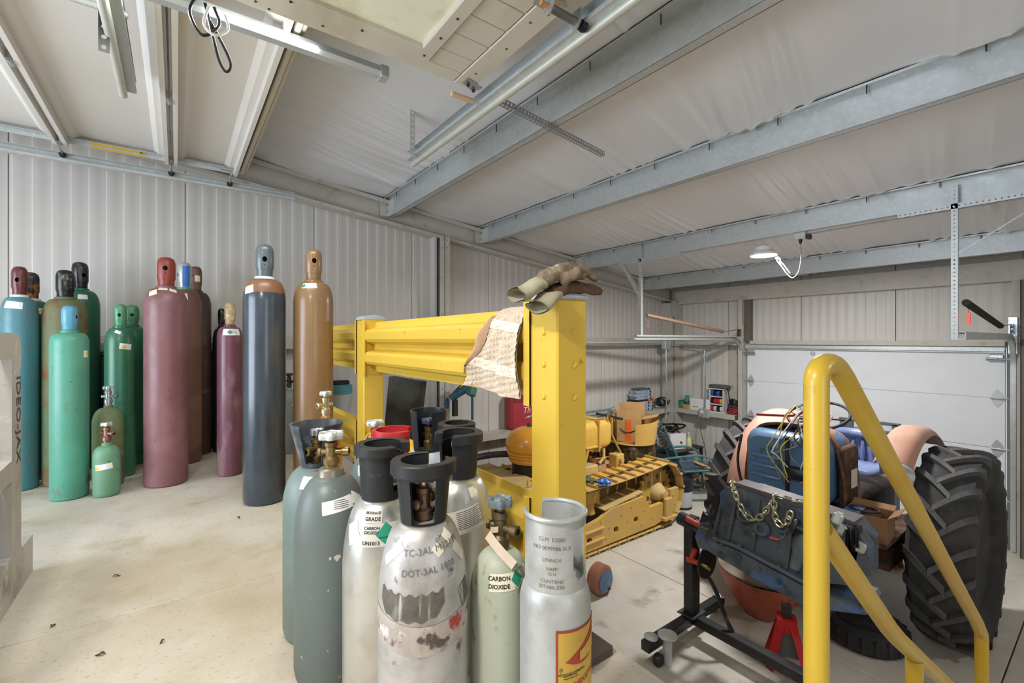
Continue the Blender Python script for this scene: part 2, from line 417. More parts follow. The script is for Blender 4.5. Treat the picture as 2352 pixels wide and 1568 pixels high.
# columns with punched flanges
def column(name, x, z0, z1, n):
    t = group_struct(name)
    m = MB(); yf = W - .225
    m.perf((x - .066, yf, z0), (1, 0, 0), (0, 0, 1), .132, z1 - z0, 2, .085, .0075)
    m.build('flange', FRAMEP, t)
    m = MB(); m.bx(x - .004, x + .004, yf, W - .02, z0, z1); m.build('web', FRAMEP, t)
    m = MB(); m.perf((x - .085, W - .03, z0), (1, 0, 0), (0, 0, 1), .06, z1 - z0, 1, .085, .0075); m.bx(x - .085, x + .06, W - .028, W - .02, z0, z1); m.build('flange', FRAMEP, t)
    m = MB(); m.bx(x - .09, x - .06, W - .14, W - .03, z0, z1); m.build('filler_strip', PANEL, t)
column('trim_10', 2.51, LF, zf(2.5) - .0, 1)
t = group_struct('trim_11')
m = MB(); m.perf((B - .24, W - .25, LF), (0, 1, 0), (0, 0, 1), .10, 2.9, 1, .1, .008); m.bx(B - .238, B - .02, W - .26, W - .252, LF, 1.6)
m.bx(B - .31, B - .30, W - .25, W - .02, LF, 1.6); m.build('corner_post', FRAMEP, t)
m = MB(); m.perf((B - .335, W - .26, 1.36), (1, 0, 0), (0, 0, 1), .15, .28, 2, .07, .008); m.bx(B - .335, B - .19, W - .255, W - .25, 1.36, 1.64); m.build('corner_gusset', FRAMEP, t)

# girts: one at eye level, one forming the ledge
GIRT = FRAMEP
GZ, LZ = .93, -.22
t = group_struct('trim_12')
m = MB(); m.bx(-4.2, B, W - .2, W, GZ - .003, GZ + .003); m.bx(-4.2, B, W - .203, W - .197, GZ - .055, GZ + .003); m.bx(-4.2, B, W - .203, W - .19, GZ - .058, GZ - .054); m.build('girt', GIRT, t)
m = MB(); m.bx(-4.2, 2.4, W - .03, W - .019, GZ, GZ + .06); m.bx(2.65, B, W - .03, W - .019, GZ, GZ + .06); m.build('girt_lip', GIRT, t)
t = group_struct('trim_13')
m = MB(); m.bx(B - .2, B, DY1 + .1, W - .2, GZ - .003, GZ + .003); m.bx(B - .203, B - .197, DY1 + .1, W - .2, GZ - .055, GZ + .003); m.bx(B - .03, B - .019, DY1 + .1, W - .2, GZ, GZ + .06); m.build('girt', GIRT, t)
t = group_struct('trim_14')
m = MB(); m.bx(DK + .02, B - .01, W - .22, W - .019, LZ - .004, LZ); m.build('ledge_top', GIRT, t)
m = MB(); m.bx(DK + .02, B - .225, W - .223, W - .217, LZ - .075, LZ); m.build('ledge_lip', GIRT, t)
t = group_struct('trim_15')
m = MB(); m.bx(B - .22, B - .019, DY1 + .12, W - .224, LZ - .004, LZ); m.build('ledge_top', GIRT, t)
m = MB(); m.bx(B - .223, B - .217, DY1 + .12, W - .224, LZ - .075, LZ); m.build('ledge_lip', GIRT, t)
# right of the door: open framing, its shade put into the dark colour
t = group_struct('trim_16')
DKF = mat('dark_shaded_frame_paint', (104, 98, 90), .6, 0, .12, 4)
m = MB(); m.bx(B - .2, B - .19, DY0 - .28, DY0 - .12, LF, 1.58); m.bx(B - .2, B - .02, DY0 - .125, DY0 - .115, LF, 1.58); m.bx(B - .2, B - .02, DY0 - .285, DY0 - .275, LF, 1.58); m.build('post', DKF, t)
m = MB()
for z in (.72, -.22): m.bx(B - .24, B - .02, -3.4, DY0 - .28, z, z + .06, .004)
m.build('girt', FRAMEP, t)

# ---- closed garage door in the back wall
gd = group_struct('door_1', (B - .06, 0, 0))
DOORP = mat('white_door_paint', (222, 226, 230), .4, 0, .02, 5)
sh = (DTOP - LF) / 4
for i in range(4):
    z0 = LF + sh * i
    m = MB(); m.bx(-.02, .025, DY0, DY1, z0 + .003, z0 + sh - .003, .004); m.build('section', DOORP, gd)
m = MB(); m.bx(-.075, -.02, DY0, DY1, DTOP - .028, DTOP + .0, .004); m.bx(-.08, -.07, DY0, DY1, DTOP - .035, DTOP + .008); m.bx(-.06, -.02, DY0, DY1, DTOP - .05, DTOP - .04); m.build('strut', GALV, gd)
def hinge(yc, zc_):
    m = MB(); m.prism([(0, -.10), (.035, -.05), (.045, -.02), (.045, .02), (.035, .05), (0, .10), (-.035, .05), (-.045, .02), (-.045, -.02), (-.035, -.05)], (-.026, yc, zc_), (0, 1, 0), (0, 0, 1), (.006, 0, 0))
    h = m.build('hinge', GALV, gd)
    m = MB(); m.cyl((-.045, yc + (.09 if yc > 2 else -.09), zc_), (-.045, yc - (.05 if yc > 2 else -.05), zc_), .008, n=8); m.build('roller', ZINC, h)
for i in (1, 2, 3):
    for yc in (DY0 + .06, DY1 - .06): hinge(yc, LF + sh * i)
m = MB(); m.bx(-.05, -.02, DY0 + .01, DY0 + .12, DTOP - .12, DTOP - .07, .006); m.cyl((-.06, DY0 - .04, DTOP - .12), (-.06, DY0 + .14, DTOP - .12), .018, n=10); m.build('top_bracket', ZINC, gd)
m = MB(); m.bx(-.05, -.02, DY1 - .12, DY1 - .01, DTOP - .12, DTOP - .07, .006); m.cyl((-.06, DY1 + .04, DTOP - .12), (-.06, DY1 - .14, DTOP - .12), .018, n=10); m.build('top_bracket', ZINC, gd)
m = MB(); m.bx(-.026, -.02, DY0 + .02, DY0 + .12, LF + .004, LF + .12); m.build('bottom_bracket', GALV, gd)
m = MB(); m.bx(-.0225, -.0205, DY0 + .02, DY0 + .12, LF + .15, LF + .40); m.build('warning_label', WHITE, gd)
m = MB()
for z in (.155, .30, .365): m.bx(-.0235, -.022, DY0 + .023, DY0 + .117, LF + z, LF + z + .012)
m.build('label_print', mat('orange_print', (216, 96, 60), .6), gd)
m = MB(); m.bx(-.045, -.02, DY0 + .06, DY0 + .20, LF + .86, LF + .96, .006); m.build('pull_handle', GALV, gd)
m = MB(); m.lathe([(0, 0), (.03, 0), (.03, .01), (.022, .018)], 14, (-.02, 2.62, DTOP - .10), (-1, 0, 0)); m.build('knob', GALV, gd)
# jambs and header
t = group_struct('trim_17')
m = MB(); m.bx(B - .16, B - .02, DY1 + .04, DY1 + .10, LF, 1.58); m.build('jamb', FRAMEP, t)
m = MB(); m.bx(B - .10, B - .02, DY1 - .06, DY1 + .04, DTOP + .07, 1.58); m.build('jamb_web', DKF, t)
m = MB(); m.bx(B - .13, B - .02, DY0 - .11, DY0 - .05, LF, 1.58); m.build('jamb', FRAMEP, t)
m = MB(); m.bx(B - .12, B - .02, DY0, DY1 - .06, DTOP + .02, DTOP + .075); m.build('header', FRAMEP, t)

# ---- tracks, hangers and springs of that door
def door_track(y, sgn, lab, xend):
    t = thing('door_track', lab, 'door track', (0, y, 0), group='tracks of the closed door')
    zt = DTOP + .12; xb_ = B - .11; path = [(xb_, 0, LF + .03), (xb_, 0, zt - .32)] + [(xb_ - .3 * (1 - math.cos(a)), 0, zt - .3 + .3 * math.sin(a)) for a in [PI / 2 * k / 8 for k in range(9)]] + [(xend, 0, zt)]
    m = MB(); P = [V(p) for p in path]
    # channel section swept: outer web and two curled lips
    def sweep(off_n, off_y, wn, wy):
        pts = []
        for i, p in enumerate(P):
            a = P[max(0, i - 1)]; b = P[min(len(P) - 1, i + 1)]; d = (b - a).normalized(); nn = V((d.z, 0, -d.x))
            pts.append([p + nn * (off_n + q * wn) + V((0, off_y + r * wy, 0)) for q, r in ((-.5, -.5), (.5, -.5), (.5, .5), (-.5, .5))])
        vs = [q for r in pts for q in r]; fs = [(i * 4 + k, i * 4 + (k + 1) % 4, i * 4 + 4 + (k + 1) % 4, i * 4 + 4 + k) for i in range(len(P) - 1) for k in range(4)]
        m.add(vs, fs + [(0, 1, 2, 3), tuple(len(vs) - 4 + k for k in range(4))])
    sweep(0, sgn * .02, .055, .004); sweep(.0275, 0, .004, .04); sweep(-.0275, 0, .004, .04); sweep(.02, -sgn * .02, .018, .004)
    m.build('rail', GALV, t)
    m = MB(); m.bx(B - .11, B - .02, -.004 + sgn * .03, .004 + sgn * .03, LF + .02, DTOP + .25); m.build('jamb_angle', GALV, t)
    m = MB(); m.bx(B - .145, B - .13, -.035, .035, DTOP - .06, DTOP + .33, .003); m.build('flag_bracket', ZINC, t)
    m = MB(); m.lathe([(.0, -.012), (.055, -.012), (.055, -.009), (.035, -.006), (.035, .006), (.055, .009), (.055, .012), (0, .012)], 20, (B - .19, 0, DTOP + .20), (0, 1, 0)); m.build('pulley', BRASS if sgn > 0 else ZINC, t)
    return t
door_track(DY1 + .06, 1, 'galvanised roll-up door track curving into the room beside the ledge shelf', 4.52)
door_track(DY0 - .06, -1, 'galvanised roll-up door track curving into the room at the right edge', 4.62)
def perf_angle(m, p, q, a, b, w=.038, pitch=.03, hole=.006, slot=0):
    p, q = V(p), V(q); d = q - p; L = d.length
    m.perf(p, a, d, w, L, 1, pitch, hole, slot); m.perf(p, b, d, w, L, 1, pitch, hole, slot)
def hanger(y, sgn, lab, x=4.66):
    t = thing('track_hanger', lab, 'hanger', (x, y + .026, 0), group='perforated hangers of the closed door')
    zt = DTOP + .09
    m = MB(); perf_angle(m, (0, 0, zt), (0, 0, zp(x) + .13), (0, 1, 0), (1, 0, 0)); m.build('upright', GALV, t)
    m = MB(); perf_angle(m, (.0, -.55 * 1, zp(x) - .012), (.0, .35, zp(x) - .012), (0, 0, -1), (1, 0, 0)); m.build('purlin_angle', GALV, t)
    yy = .30 if sgn > 0 else -.52
    m = MB(); perf_angle(m, (.01, 0.0, zp(x) - .50 + (.12 if sgn < 0 else 0)), (.01, yy, zp(x) - .02), (0, .5, -.5), (1, 0, 0)); m.build('brace', GALV, t)
hanger(DY1 + .06, 1, 'perforated steel hanger with brace left of the hanging lamp')
hanger(DY0 - .06, -1, 'large perforated steel hanger with brace right of the hanging lamp')
SPRB = mat('spring_brown', (148, 120, 100), .6, .3, .2, 30); SPRD = mat('spring_dark', (58, 50, 44), .6, .3, .2, 30)
def spring(p, q, r, m_, lab):
    p, q = V(p), V(q); d = q - p; n = int(d.length / .012); m = MB()
    m.tube([p + d * (i / (n * 2)) for i in range(n * 2 + 1)], [r * (1.0 if i % 2 else .86) for i in range(n * 2 + 1)], 12)
    t = m.build('door_spring', m_); tag(t, lab, 'spring'); return t
yl, yr = DY1 + .06, DY0 - .06
sp = spring((4.735, yl, 1.27), (6.55, yl, 1.08), .024, SPRB, 'long brown door spring stretched above the left track')
m = MB(); m.tube([(6.55, yl, 1.08), (B - .19, yl, DTOP + .25)], .004, 6); m.build('cable', STEEL_DK, sp)
sp = spring((4.765, yr, 1.24), (6.3, yr, 1.09), .026, SPRD, 'dark door spring slanting down by the right track')
m = MB(); m.tube([(6.3, yr, 1.09), (B - .19, yr, DTOP + .25)], .004, 6); m.build('cable', STEEL_DK, sp)
TAGR = mat('red_tag_paper', (214, 74, 52), .6); TAGO = mat('orange_tag_paper', (232, 128, 100), .6)
for (x, y, z, mm, lab) in ((4.75, yl - .01, 1.185, TAGO, 'small orange warning tag hanging from the left spring'), (4.80, yr - .01, 1.14, TAGR, 'red warning tag hanging by the right spring')):
    m = MB(); m.box((x, y, z - .02), (.045, .003, .09), (0, 0, .6)); o = m.build('warning_tag', mm); tag(o, lab, 'tag')
    m = MB(); m.tube([(x, y, z + .02), (x - .01, y + .005, z + .075)], .0015, 5); m.build('wire', STEEL_DK, o)
# ================================================================ overhead: two raised doors, tracks, lights
BEIGE = mat('beige_door_paint', (206, 200, 184), .45, 0, .04, 4, [((180, 170, 148), 3, .66, .1)], .05, 130, st=(1, .25, 1))
PANDOOR = mat('pan_door_paint', (222, 217, 210), .42, 0, .02, 3)
d2 = group_struct('door_2')
D2Z, D2Y0, D2Y1 = 2.375, 1.5, 4.44
ed = [.42, -.035, -.655, -1.27, -1.88]
for i in range(len(ed) - 1):
    x1, x0 = ed[i], ed[i + 1]; m = MB()
    pr = [(x0 + .004, .05), (x0 + .004, -.004), (x0 + .016, -.004), (x0 + .016, -.055), (x0 + .040, -.055), (x0 + .040, 0), (x0 + .075, 0), (x0 + .105, .028), (x1 - .105, .028), (x1 - .075, 0), (x1 - .040, 0), (x1 - .040, -.055), (x1 - .016, -.055), (x1 - .016, -.004), (x1 - .004, -.004), (x1 - .004, .05)]
    m.prism(pr, (0, D2Y0, D2Z), (1, 0, 0), (0, 0, 1), (0, D2Y1 - D2Y0, 0)); s_ = m.build('section', PANDOOR, d2, smooth=20)
    m = MB(); m.bx(x0 + .01, x1 - .01, D2Y1, D2Y1 + .004, D2Z - .03, D2Z + .05); m.bx(x0 + .01, x1 - .01, D2Y1 - .05, D2Y1, D2Z - .006, D2Z - .002); m.build('end_stile', GALV, s_)
    m = MB(); m.bx(x0 - .03, x0 + .035, 3.22, 3.27, D2Z - .054, D2Z - .048); m.cyl((x0, 3.215, D2Z - .06), (x0, 3.275, D2Z - .06), .008, n=8); m.build('hinge', ZINC, s_)
    m = MB(); m.bx(x0 - .03, x0 + .04, D2Y1 - .07, D2Y1 - .01, D2Z - .054, D2Z - .048); m.cyl((x0, D2Y1 - .07, D2Z - .075), (x0, D2Y1 + .06, D2Z - .095), .007, n=8); m.build('roller_bracket', ZINC, s_)
    m = MB(); m.lathe([(0, -.012), (.018, -.012), (.021, 0), (.018, .012), (0, .012)], 14, (x0, D2Y1 + .065, D2Z - .095), (0, 1, 0)); m.build('roller', BLACKPL, s_)
m = MB(); m.bx(.424, .45, D2Y0, D2Y1 - .02, D2Z - .03, D2Z + .05, .004); m.bx(.455, .475, D2Y0, D2Y1 - .04, D2Z - .01, D2Z + .05, .004); m.build('bottom_seal_rail', BEIGE, d2)
m = MB(); m.cyl((.36, D2Y1 - .05, D2Z - .05), (.36, D2Y1 + .06, D2Z - .10), .007, n=8); m.bx(.29, .40, D2Y1 - .06, D2Y1 - .01, D2Z - .02, D2Z - .012); m.build('bottom_bracket', ZINC, d2)
m = MB(); m.lathe([(0, -.012), (.018, -.012), (.021, 0), (.018, .012), (0, .012)], 14, (.36, D2Y1 + .065, D2Z - .10), (0, 1, 0)); m.build('roller', BLACKPL, d2)
YEL = mat('yellow_sticker', (226, 190, 60), .5, 0, .05, 8)
m = MB(); m.bx(-.50, -.19, D2Y1 - .049, D2Y1 - .001, D2Z - .0085, D2Z - .0065); o = m.build('caution_sticker', YEL, d2)
m = MB(); m.bx(-.225, -.205, D2Y1 - .035, D2Y1 - .015, D2Z - .0092, D2Z - .0085); m.build('caution_sticker_print', INK, o)
m = MB()   # yellow sticker also folds over the lower edge of the stile
m.bx(-.50, -.19, D2Y1 - .012, D2Y1 + .004, D2Z - .0335, D2Z - .031); m.build('sticker_fold', YEL, d2)
def straight_track(name, lab, p, q, side, grp=None):
    p, q = V(p), V(q); d = (q - p); L = d.length; d.normalize(); sd = V(side)
    t = thing(name, lab, 'door track', p, group=grp)
    m = MB(); n = d * L
    m.prism([(-.002, -.03), (.002, -.03), (.002, .03), (-.002, .03)], sd * .022, sd, (0, 0, 1), n)
    m.prism([(-.024, -.003), (.024, -.003), (.024, 0), (-.024, 0)], (0, 0, .03), sd, (0, 0, 1), n)
    m.prism([(-.024, -.003), (.024, -.003), (.024, 0), (-.024, 0)], (0, 0, -.03), sd, (0, 0, 1), n)
    m.prism([(-.0015, 0), (.0015, 0), (.0015, .014), (-.0015, .014)], sd * -.024 + V((0, 0, -.03)), sd, (0, 0, 1), n)
    m.build('rail', GALV, t); return t, L
straight_track('door_track', 'horizontal galvanised track carrying the raised white panel door along the wall', (.86, D2Y1 + .065, D2Z - .115), (-3.2, D2Y1 + .065, D2Z - .115), (0, 1, 0))

# ---- second raised door, above the camera
d3 = group_struct('door_3')
Z3, X0, X1, Y3 = 2.30, -.14, 1.27, 2.09
def plank3(y0, y1, x0, x1, name='panel_board', z=Z3, par=d3, m_=BEIGE): m = MB(); m.bx(x0, x1, y0, y1, z, z + .03, .004); return m.build(name, m_, par)
ys = [2.085, 2.0, 1.88, 1.75, 1.615, 1.48, 1.345]
plank3(2.0, 2.085, X0, 1.155, 'bottom_rail', Z3 - .002)
for a, b in zip(ys[1:], ys[2:]): plank3(b + .002, a - .002, .975, 1.155)
for a, b in ((1.34, 1.2), (1.196, 1.06), (1.056, .5), (.496, -.3)): plank3(b, a, X0, 1.155)
plank3(1.345, 2.085, 1.159, X1, 'side_stile', Z3 - .003); plank3(-.3, 1.341, 1.159, X1, 'side_stile', Z3 - .003)
plank3(1.345, 2.0, X0, -.02, 'side_panel')
m = MB()
for (x0, x1, y0, y1) in ((-.02, .97, 1.915, 1.996), (.90, .97, 1.35, 1.915), (-.02, .05, 1.35, 1.915), (.05, .9, 1.35, 1.42)): m.bx(x0, x1, y0, y1, Z3 - .012, Z3 + .03, .006)
wf = m.build('window_frame', BEIGE, d3)
GLASSY = mat('grimy_window_plastic', (236, 238, 214), .35, 0, .05, 3, [((190, 186, 140), 2.5, .62, .12)])
m = MB(); m.bx(.04, .91, 1.41, 1.925, Z3 + .012, Z3 + .018); m.build('pane', GLASSY, wf)
m = MB()
for p in [(x, 1.955) for x in (.08, .36, .64, .93)] + [(.935, y) for y in (1.8, 1.65, 1.5)]: m.lathe([(0, 0), (.007, 0), (.005, -.004), (0, -.005)], 8, (p[0], p[1], Z3 - .012))
m.build('frame_screw_row', STEEL_DK, wf)['kind'] = 'stuff'
m = MB()
for p in ((.25, 2.05), (.5, 2.04), (1.21, 1.95), (1.22, 1.7), (1.2, 1.5), (1.23, 1.42), (.30, 2.065)): m.lathe([(0, 0), (.006, 0), (.004, -.003), (0, -.004)], 8, (p[0], p[1], Z3 - .003))
m.build('face_screw_row', STEEL_DK, d3)['kind'] = 'stuff'
m = MB(); m.prism([(0, 0), (.05, .0), (.085, .075), (.06, .11), (.03, .11)], (1.19, 2.0, Z3 - .01), (0, 1, 0), (1, 0, 0), (0, 0, .005)); bk = m.build('bottom_bracket', ZINC, d3)
m = MB(); m.cyl((1.22, 2.04, Z3 - .022), (1.22, 2.04, Z3 - .01), .009, n=6); m.build('bracket_bolt', STEEL_DK, bk)
m = MB(); m.cyl((1.27, 2.07, Z3 - .022), (1.27, 2.07, Z3 - .01), .009, n=6); m.build('bracket_bolt', STEEL_DK, bk)
m = MB()
m.bx(1.13, 1.24, 1.32, 1.40, Z3 - .012, Z3 - .006)
for x in (1.155, 1.30): m.prism([(0, 0), (0, -.05), (.02, -.075), (.045, -.075), (.06, -.05), (.06, 0)], (x, 1.30, Z3 - .008), (0, 1, 0), (0, 0, 1), (.004, 0, 0))
rb = m.build('roller_bracket', ZINC, d3)
m = MB(); m.cyl((1.16, 1.335, Z3 - .05), (1.31, 1.335, Z3 - .05), .016, n=14); m.build('roller_sleeve', mat('worn_steel', (130, 126, 118), .45, .7, .2, 12), rb)
m = MB(); m.cyl((1.12, 1.335, Z3 - .05), (1.16, 1.335, Z3 - .05), .010, n=12); m.build('roller_pin', mat('wood_pin', (176, 130, 84), .6), rb)
m = MB(); m.lathe([(0, -.014), (.02, -.014), (.024, 0), (.02, .014), (0, .014)], 16, (1.345, 1.335, Z3 - .05), (1, 0, 0)); m.build('roller', BLACKPL, rb)
def curl_track(x, lab, yend, sx):
    t, L = straight_track('door_track', lab, (x, yend, 2.285), (x, -1.5, 2.285), (sx, 0, 0), 'tracks of the raised beige door')
    PALE = mat('pale_zinc_tube', (206, 206, 196), .4, .4, .08, 12)
    m = MB(); m.tube([(sx * .03, .02, -.045), (sx * .03, -L, -.045)], .019, 16); m.build('rolled_edge', PALE, t); return t
curl_track(1.36, 'galvanised track beside the raised beige door with rounded pale edge', 3.09, 1)
t = curl_track(-.195, 'short track end with rounded grey edge under the white panel door', 3.10, -1)
t = thing('track_hanger', 'perforated upright holding the end of the beige door track', 'hanger', (1.335, 2.95, 0))
m = MB(); perf_angle(m, (0, 0, 2.24), (0, 0, zc(1.33) - .02), (-1, 0, 0), (0, 1, 0), .036, .035, .007); m.build('upright', GALV, t)
t = thing('track_hanger', 'perforated steel strap reaching from the beige door track under the nearest purlin', 'hanger', (1.41, 2.07, 2.283))
m = MB(); m.perf((0, 0, 0), (0, 1, 0), (1.07, .17, 0), .036, 1.08, 1, .028, .0062, .004); m.perf((0, 0, 0), (0, 0, 1), (1.07, .17, 0), .030, 1.08, 1, .028, .0062, .002); m.build('strap', mat('grey_strap', (150, 154, 156), .5, .3, .1, 10), t)
m = MB(); m.cyl((-.33, 2.42, 2.28), (-.16, 2.42, 2.28), .014, n=10); tag(m.build('steel_stub', GALV), 'short steel stub beside the dark perforated plate under the white door', 'bracket')
t = thing('perforated_plate', 'dark plate with a row of round holes under the raised white door', 'bracket', (-.262, 2.53, 2.155))
m = MB(); m.perf((0, 0, 0), (1, 0, 0), (0, 0, 1), .036, .17, 1, .042, .009); m.build('plate', mat('dark_plate', (62, 60, 58), .5, .3, .1, 8), t)
m = MB(); m.tube([(1.17, 2.13, 2.262), (1.30, 2.13, 2.262)], .014, 14); tag(m.build('door_roller_tube', mat('tan_tube', (206, 176, 140), .5)), 'tan tube poking out past the corner of the raised beige door', 'tube')

# ---- strip light under the white door, looped cables
t = thing('strip_light', 'long metal strip light with bright tube between the two raised doors', 'light fixture', (.22, 2.25, 2.30))
m = MB(); m.prism([(-.03, .03), (-.034, .0), (-.02, -.018), (.02, -.018), (.034, 0), (.03, .03)], (-.38, 0, 0), (0, 1, 0), (0, 0, 1), (1.02, 0, 0)); m.build('housing', mat('strip_light_metal', (206, 212, 214), .4, .5, .03, 5), t)
m = MB(); m.bx(.60, .645, -.034, .034, -.02, .04, .004); m.build('end_cap', GALV, t)
m = MB(); m.tube([(-.12, -.038, -.006), (.30, -.038, -.006)], .011, 12); m.build('tube', mat('lit_tube', (245, 252, 250), .3, emit=14), t)
t = thing('hanging_cable', 'black and white cable looped over the strip light', 'cable', (.09, 2.16, 2.20))
m = MB(); m.tube(spl([(-.03, 0, .10), (-.05, -.01, .02), (-.01, -.02, -.055), (.045, -.01, .01), (.03, 0, .08)], 8), .006, 8); m.build('black_loop', BLACKPL, t)
m = MB(); m.tube(spl([(.0, .01, .09), (.02, 0, -.01), (.045, .0, -.12), (.07, .0, -.16), (.085, 0, -.12), (.05, .0, -.04), (.015, 0, .02)], 8), .006, 8); m.build('black_tail', BLACKPL, t)
m = MB(); m.tube(spl([(.01, -.01, .07), (-.005, -.02, -.01), (.03, -.03, -.045), (.075, -.02, .0), (.065, -.01, .06)], 8), .005, 8); m.build('white_loop', WHITE, t)

# ---- hanging bay lamp, box and conduit below the third purlin
LX, LY = 4.72, 2.17
t = thing('bay_lamp', 'glowing round white bay lamp hanging under the third roof purlin', 'lamp', (LX, LY, 1.80))
m = MB(); m.lathe([(0, 0), (.118, 0), (.125, .008), (.125, .02), (.08, .05), (.075, .085), (0, .085)], 40); m.build('housing', WHITE, t)
m = MB(); m.lathe([(0, -.004), (.116, -.004), (.116, 0), (0, 0)], 40); m.build('diffuser', mat('lit_diffuser', (255, 255, 252), .4, emit=22), t)
m = MB(); m.ring((0, 0, .115), .022, .004, (1, 0, 0), 20, 6); m.build('hook_ring', GALV, t)
m = MB(); m.tube([(0, 0, .13), (0, 0, .18)], .004, 6); m.build('hook', GALV, t)
m = MB(); m.tube(spl([(.02, .0, .06), (.10, -.10, -.02), (.07, -.13, -.10), (.10, -.18, -.20), (.12, -.22, -.235), (.12, -.27, -.18), (.1, -.30, -.05), (.06, -.31, .09)], 8), .0045, 8); m.build('cord', mat('grey_white_cord', (150, 150, 148), .6), t)
m = MB(); m.tube(spl([(.09, -.16, -.16), (.07, -.10, -.06), (.08, -.08, -.02), (.10, -.11, -.05), (.11, -.20, -.19)], 6), .005, 8); m.build('cord_bundle', mat('grey_white_cord', (150, 150, 148), .6), t)
m = MB(); m.lathe([(.006, -.02), (.014, .0), (.016, .03), (0, .03)], 12, (.06, -.31, .09)); m.build('plug', BLACKPL, t)
t = thing('junction_box', 'grey electrical box with long thin conduit under the third purlin', 'junction box', (LX + .07, LY - .31, 0))
m = MB(); m.bx(-.035, .045, -.05, .05, 1.915, 1.98, .005); m.build('box', GALV, t)
m = MB(); m.bx(-.03, .03, -.085, -.052, 1.905, 1.95, .006); m.build('connector', STEEL_DK, t)
m = MB(); m.tube([(0, -.05, 1.955), (0, -3.5, 1.955)], .008, 8); m.build('conduit', ZINC, t)
m = MB(); m.bx(-.012, .012, -.83, -.80, 1.935, 1.985); m.build('conduit_clip', ZINC, t)
# ---- wall conduits in the far corner
t = thing('wall_conduit', 'steel conduit along the wall dropping to an outlet on the ledge', 'conduit')
m = MB(); a = V((B - .23, W - .26, .875))
m.tube([(2.7, W - .215, .895), (6.9, W - .215, .895)], .012, 8); m.build('pipe', ZINC, t)
bp = on_y(1528, 800, W - .24)
m = MB(); m.bx(bp.x - .09, bp.x + .09, W - .30, W - .22, .80, .94, .006); m.build('box', GALV, t)
q = on_y(1528, 930, W - .25)
m = MB(); m.tube(spl([(bp.x, W - .26, .81), (bp.x, W - .26, .3), (bp.x, W - .26, LZ + .02), (bp.x - .03, W - .26, LZ - .18), (bp.x - .16, W - .24, LZ - .24), (bp.x - .26, W - .22, LZ - .22)], 6), .013, 8); m.build('pipe', ZINC, t)
p1_ = on_x(1620, 830, B - .22); yd = p1_.y
m = MB(); m.tube(spl([(bp.x + .08, W - .27, .86), (B - .25, W - .35, .87), (B - .23, yd + .12, .86), (B - .23, yd + .02, .80), (B - .23, yd, .66), (B - .23, yd, LZ + .0)], 8), .013, 8); m.build('pipe', ZINC, t)
m = MB(); m.bx(B - .28, B - .225, yd - .09, yd + .09, LZ - .10, LZ + .045, .008); ob = m.build('outlet_box', GALV, t)
m = MB(); m.bx(B - .288, B - .279, yd + .0, yd + .05, LZ - .02, LZ + .02); m.build('outlet_face', WHITE, ob)
m = MB(); m.tube(spl([(B - .29, yd + .03, LZ - .06), (B - .30, yd + .035, LZ - .3), (B - .26, yd - .02, LZ - .6), (B - .24, yd - .06, LZ - .95), (B - .26, yd - .12, LF + .02)], 8), .007, 7); tag(m.build('power_cord', mat('grey_cord', (92, 96, 98), .6)), 'thin grey cord hanging down from the outlet box to the floor', 'cord')
# ================================================================ yellow guard rail and stair rail
YELG = mat('guard_yellow', (216, 180, 66), .42, 0, .05, 3, [((184, 140, 34), 16, .70, .03), ((120, 92, 40), 45, .74, .02), ((214, 200, 150), 5, .70, .08, (3, .4, 3), .5)], .03, 110)
CAPG = mat('grey_post_cap', (176, 182, 190), .45, 0, .05, 6)
gr = thing('guard_rail', 'yellow steel guard rail with ribbed beams and square posts along the dock edge', 'guard rail')
PX, PY, PA, PZ = .922, 1.022, .127, 1.085
def gpost(y, cap_dome):
    m = MB(); m.bx(PX, PX + PA, y, y + PA, 0.02, PZ, .006); p = m.build('post', YELG, gr)
    m = MB()
    if cap_dome: m.prism([(-.006, 0), (PA + .006, 0), (PA + .006, .012), (PA - .01, .022), (PA / 2, .03), (.01, .022), (-.006, .012)], (PX, y - .004, PZ), (1, 0, 0), (0, 0, 1), (0, PA + .008, 0))
    else: m.box((PX + PA / 2, y + PA / 2, PZ + .009), (PA + .006, PA + .006, .018), None, .006)
    m.build('post_cap', CAPG, p)
    return p
PZ0 = PZ
p1 = gpost(PY, False); p2 = gpost(2.787, True); p3 = gpost(4.56, True)
m = MB(); m.bx(PX - .06, PX + PA + .022, PY - .09, PY + PA + .06, 0, .03, .004); m.build('base_plate', mat('dark_base_steel', (84, 74, 64), .6, .2, .2, 6), p1)
for z in (.985, .885, .785):
    m = MB(); m.lathe([(0, .007), (.009, .006), (.013, 0)], 14, (PX, PY + .062, z), (-1, 0, 0)); m.build('carriage_bolt', YELG, p1)
    m = MB(); m.lathe([(.011, -.004), (.0115, 0), (.0125, .0015), (.0115, .002), (.008, .0005), (0, .0005)], 14, (PX + .068, PY, z), (0, -1, 0)); m.build('bolt_hole', YELG, p1)
def beam(y0, y1, z0, name='beam'):
    pr = [(0, 0), (0, .03), (-.006, .04), (-.064, .055), (-.070, .065), (-.070, .105), (-.064, .115), (-.012, .132), (-.012, .172), (-.064, .189), (-.070, .199), (-.070, .239), (-.064, .249), (-.006, .264), (0, .274), (0, .304)]
    m = MB(); m.strip(pr, (1, 0, 0), (0, 0, 1), (PX + .075, y0, z0), (0, y1 - y0, 0), .006)
    b = m.build(name, YELG, gr, smooth=25)
    return b
for z0 in (.765, .13):
    beam(PY + PA + .004, 2.787 - .004, z0); beam(2.787 + PA + .004, 4.556, z0)
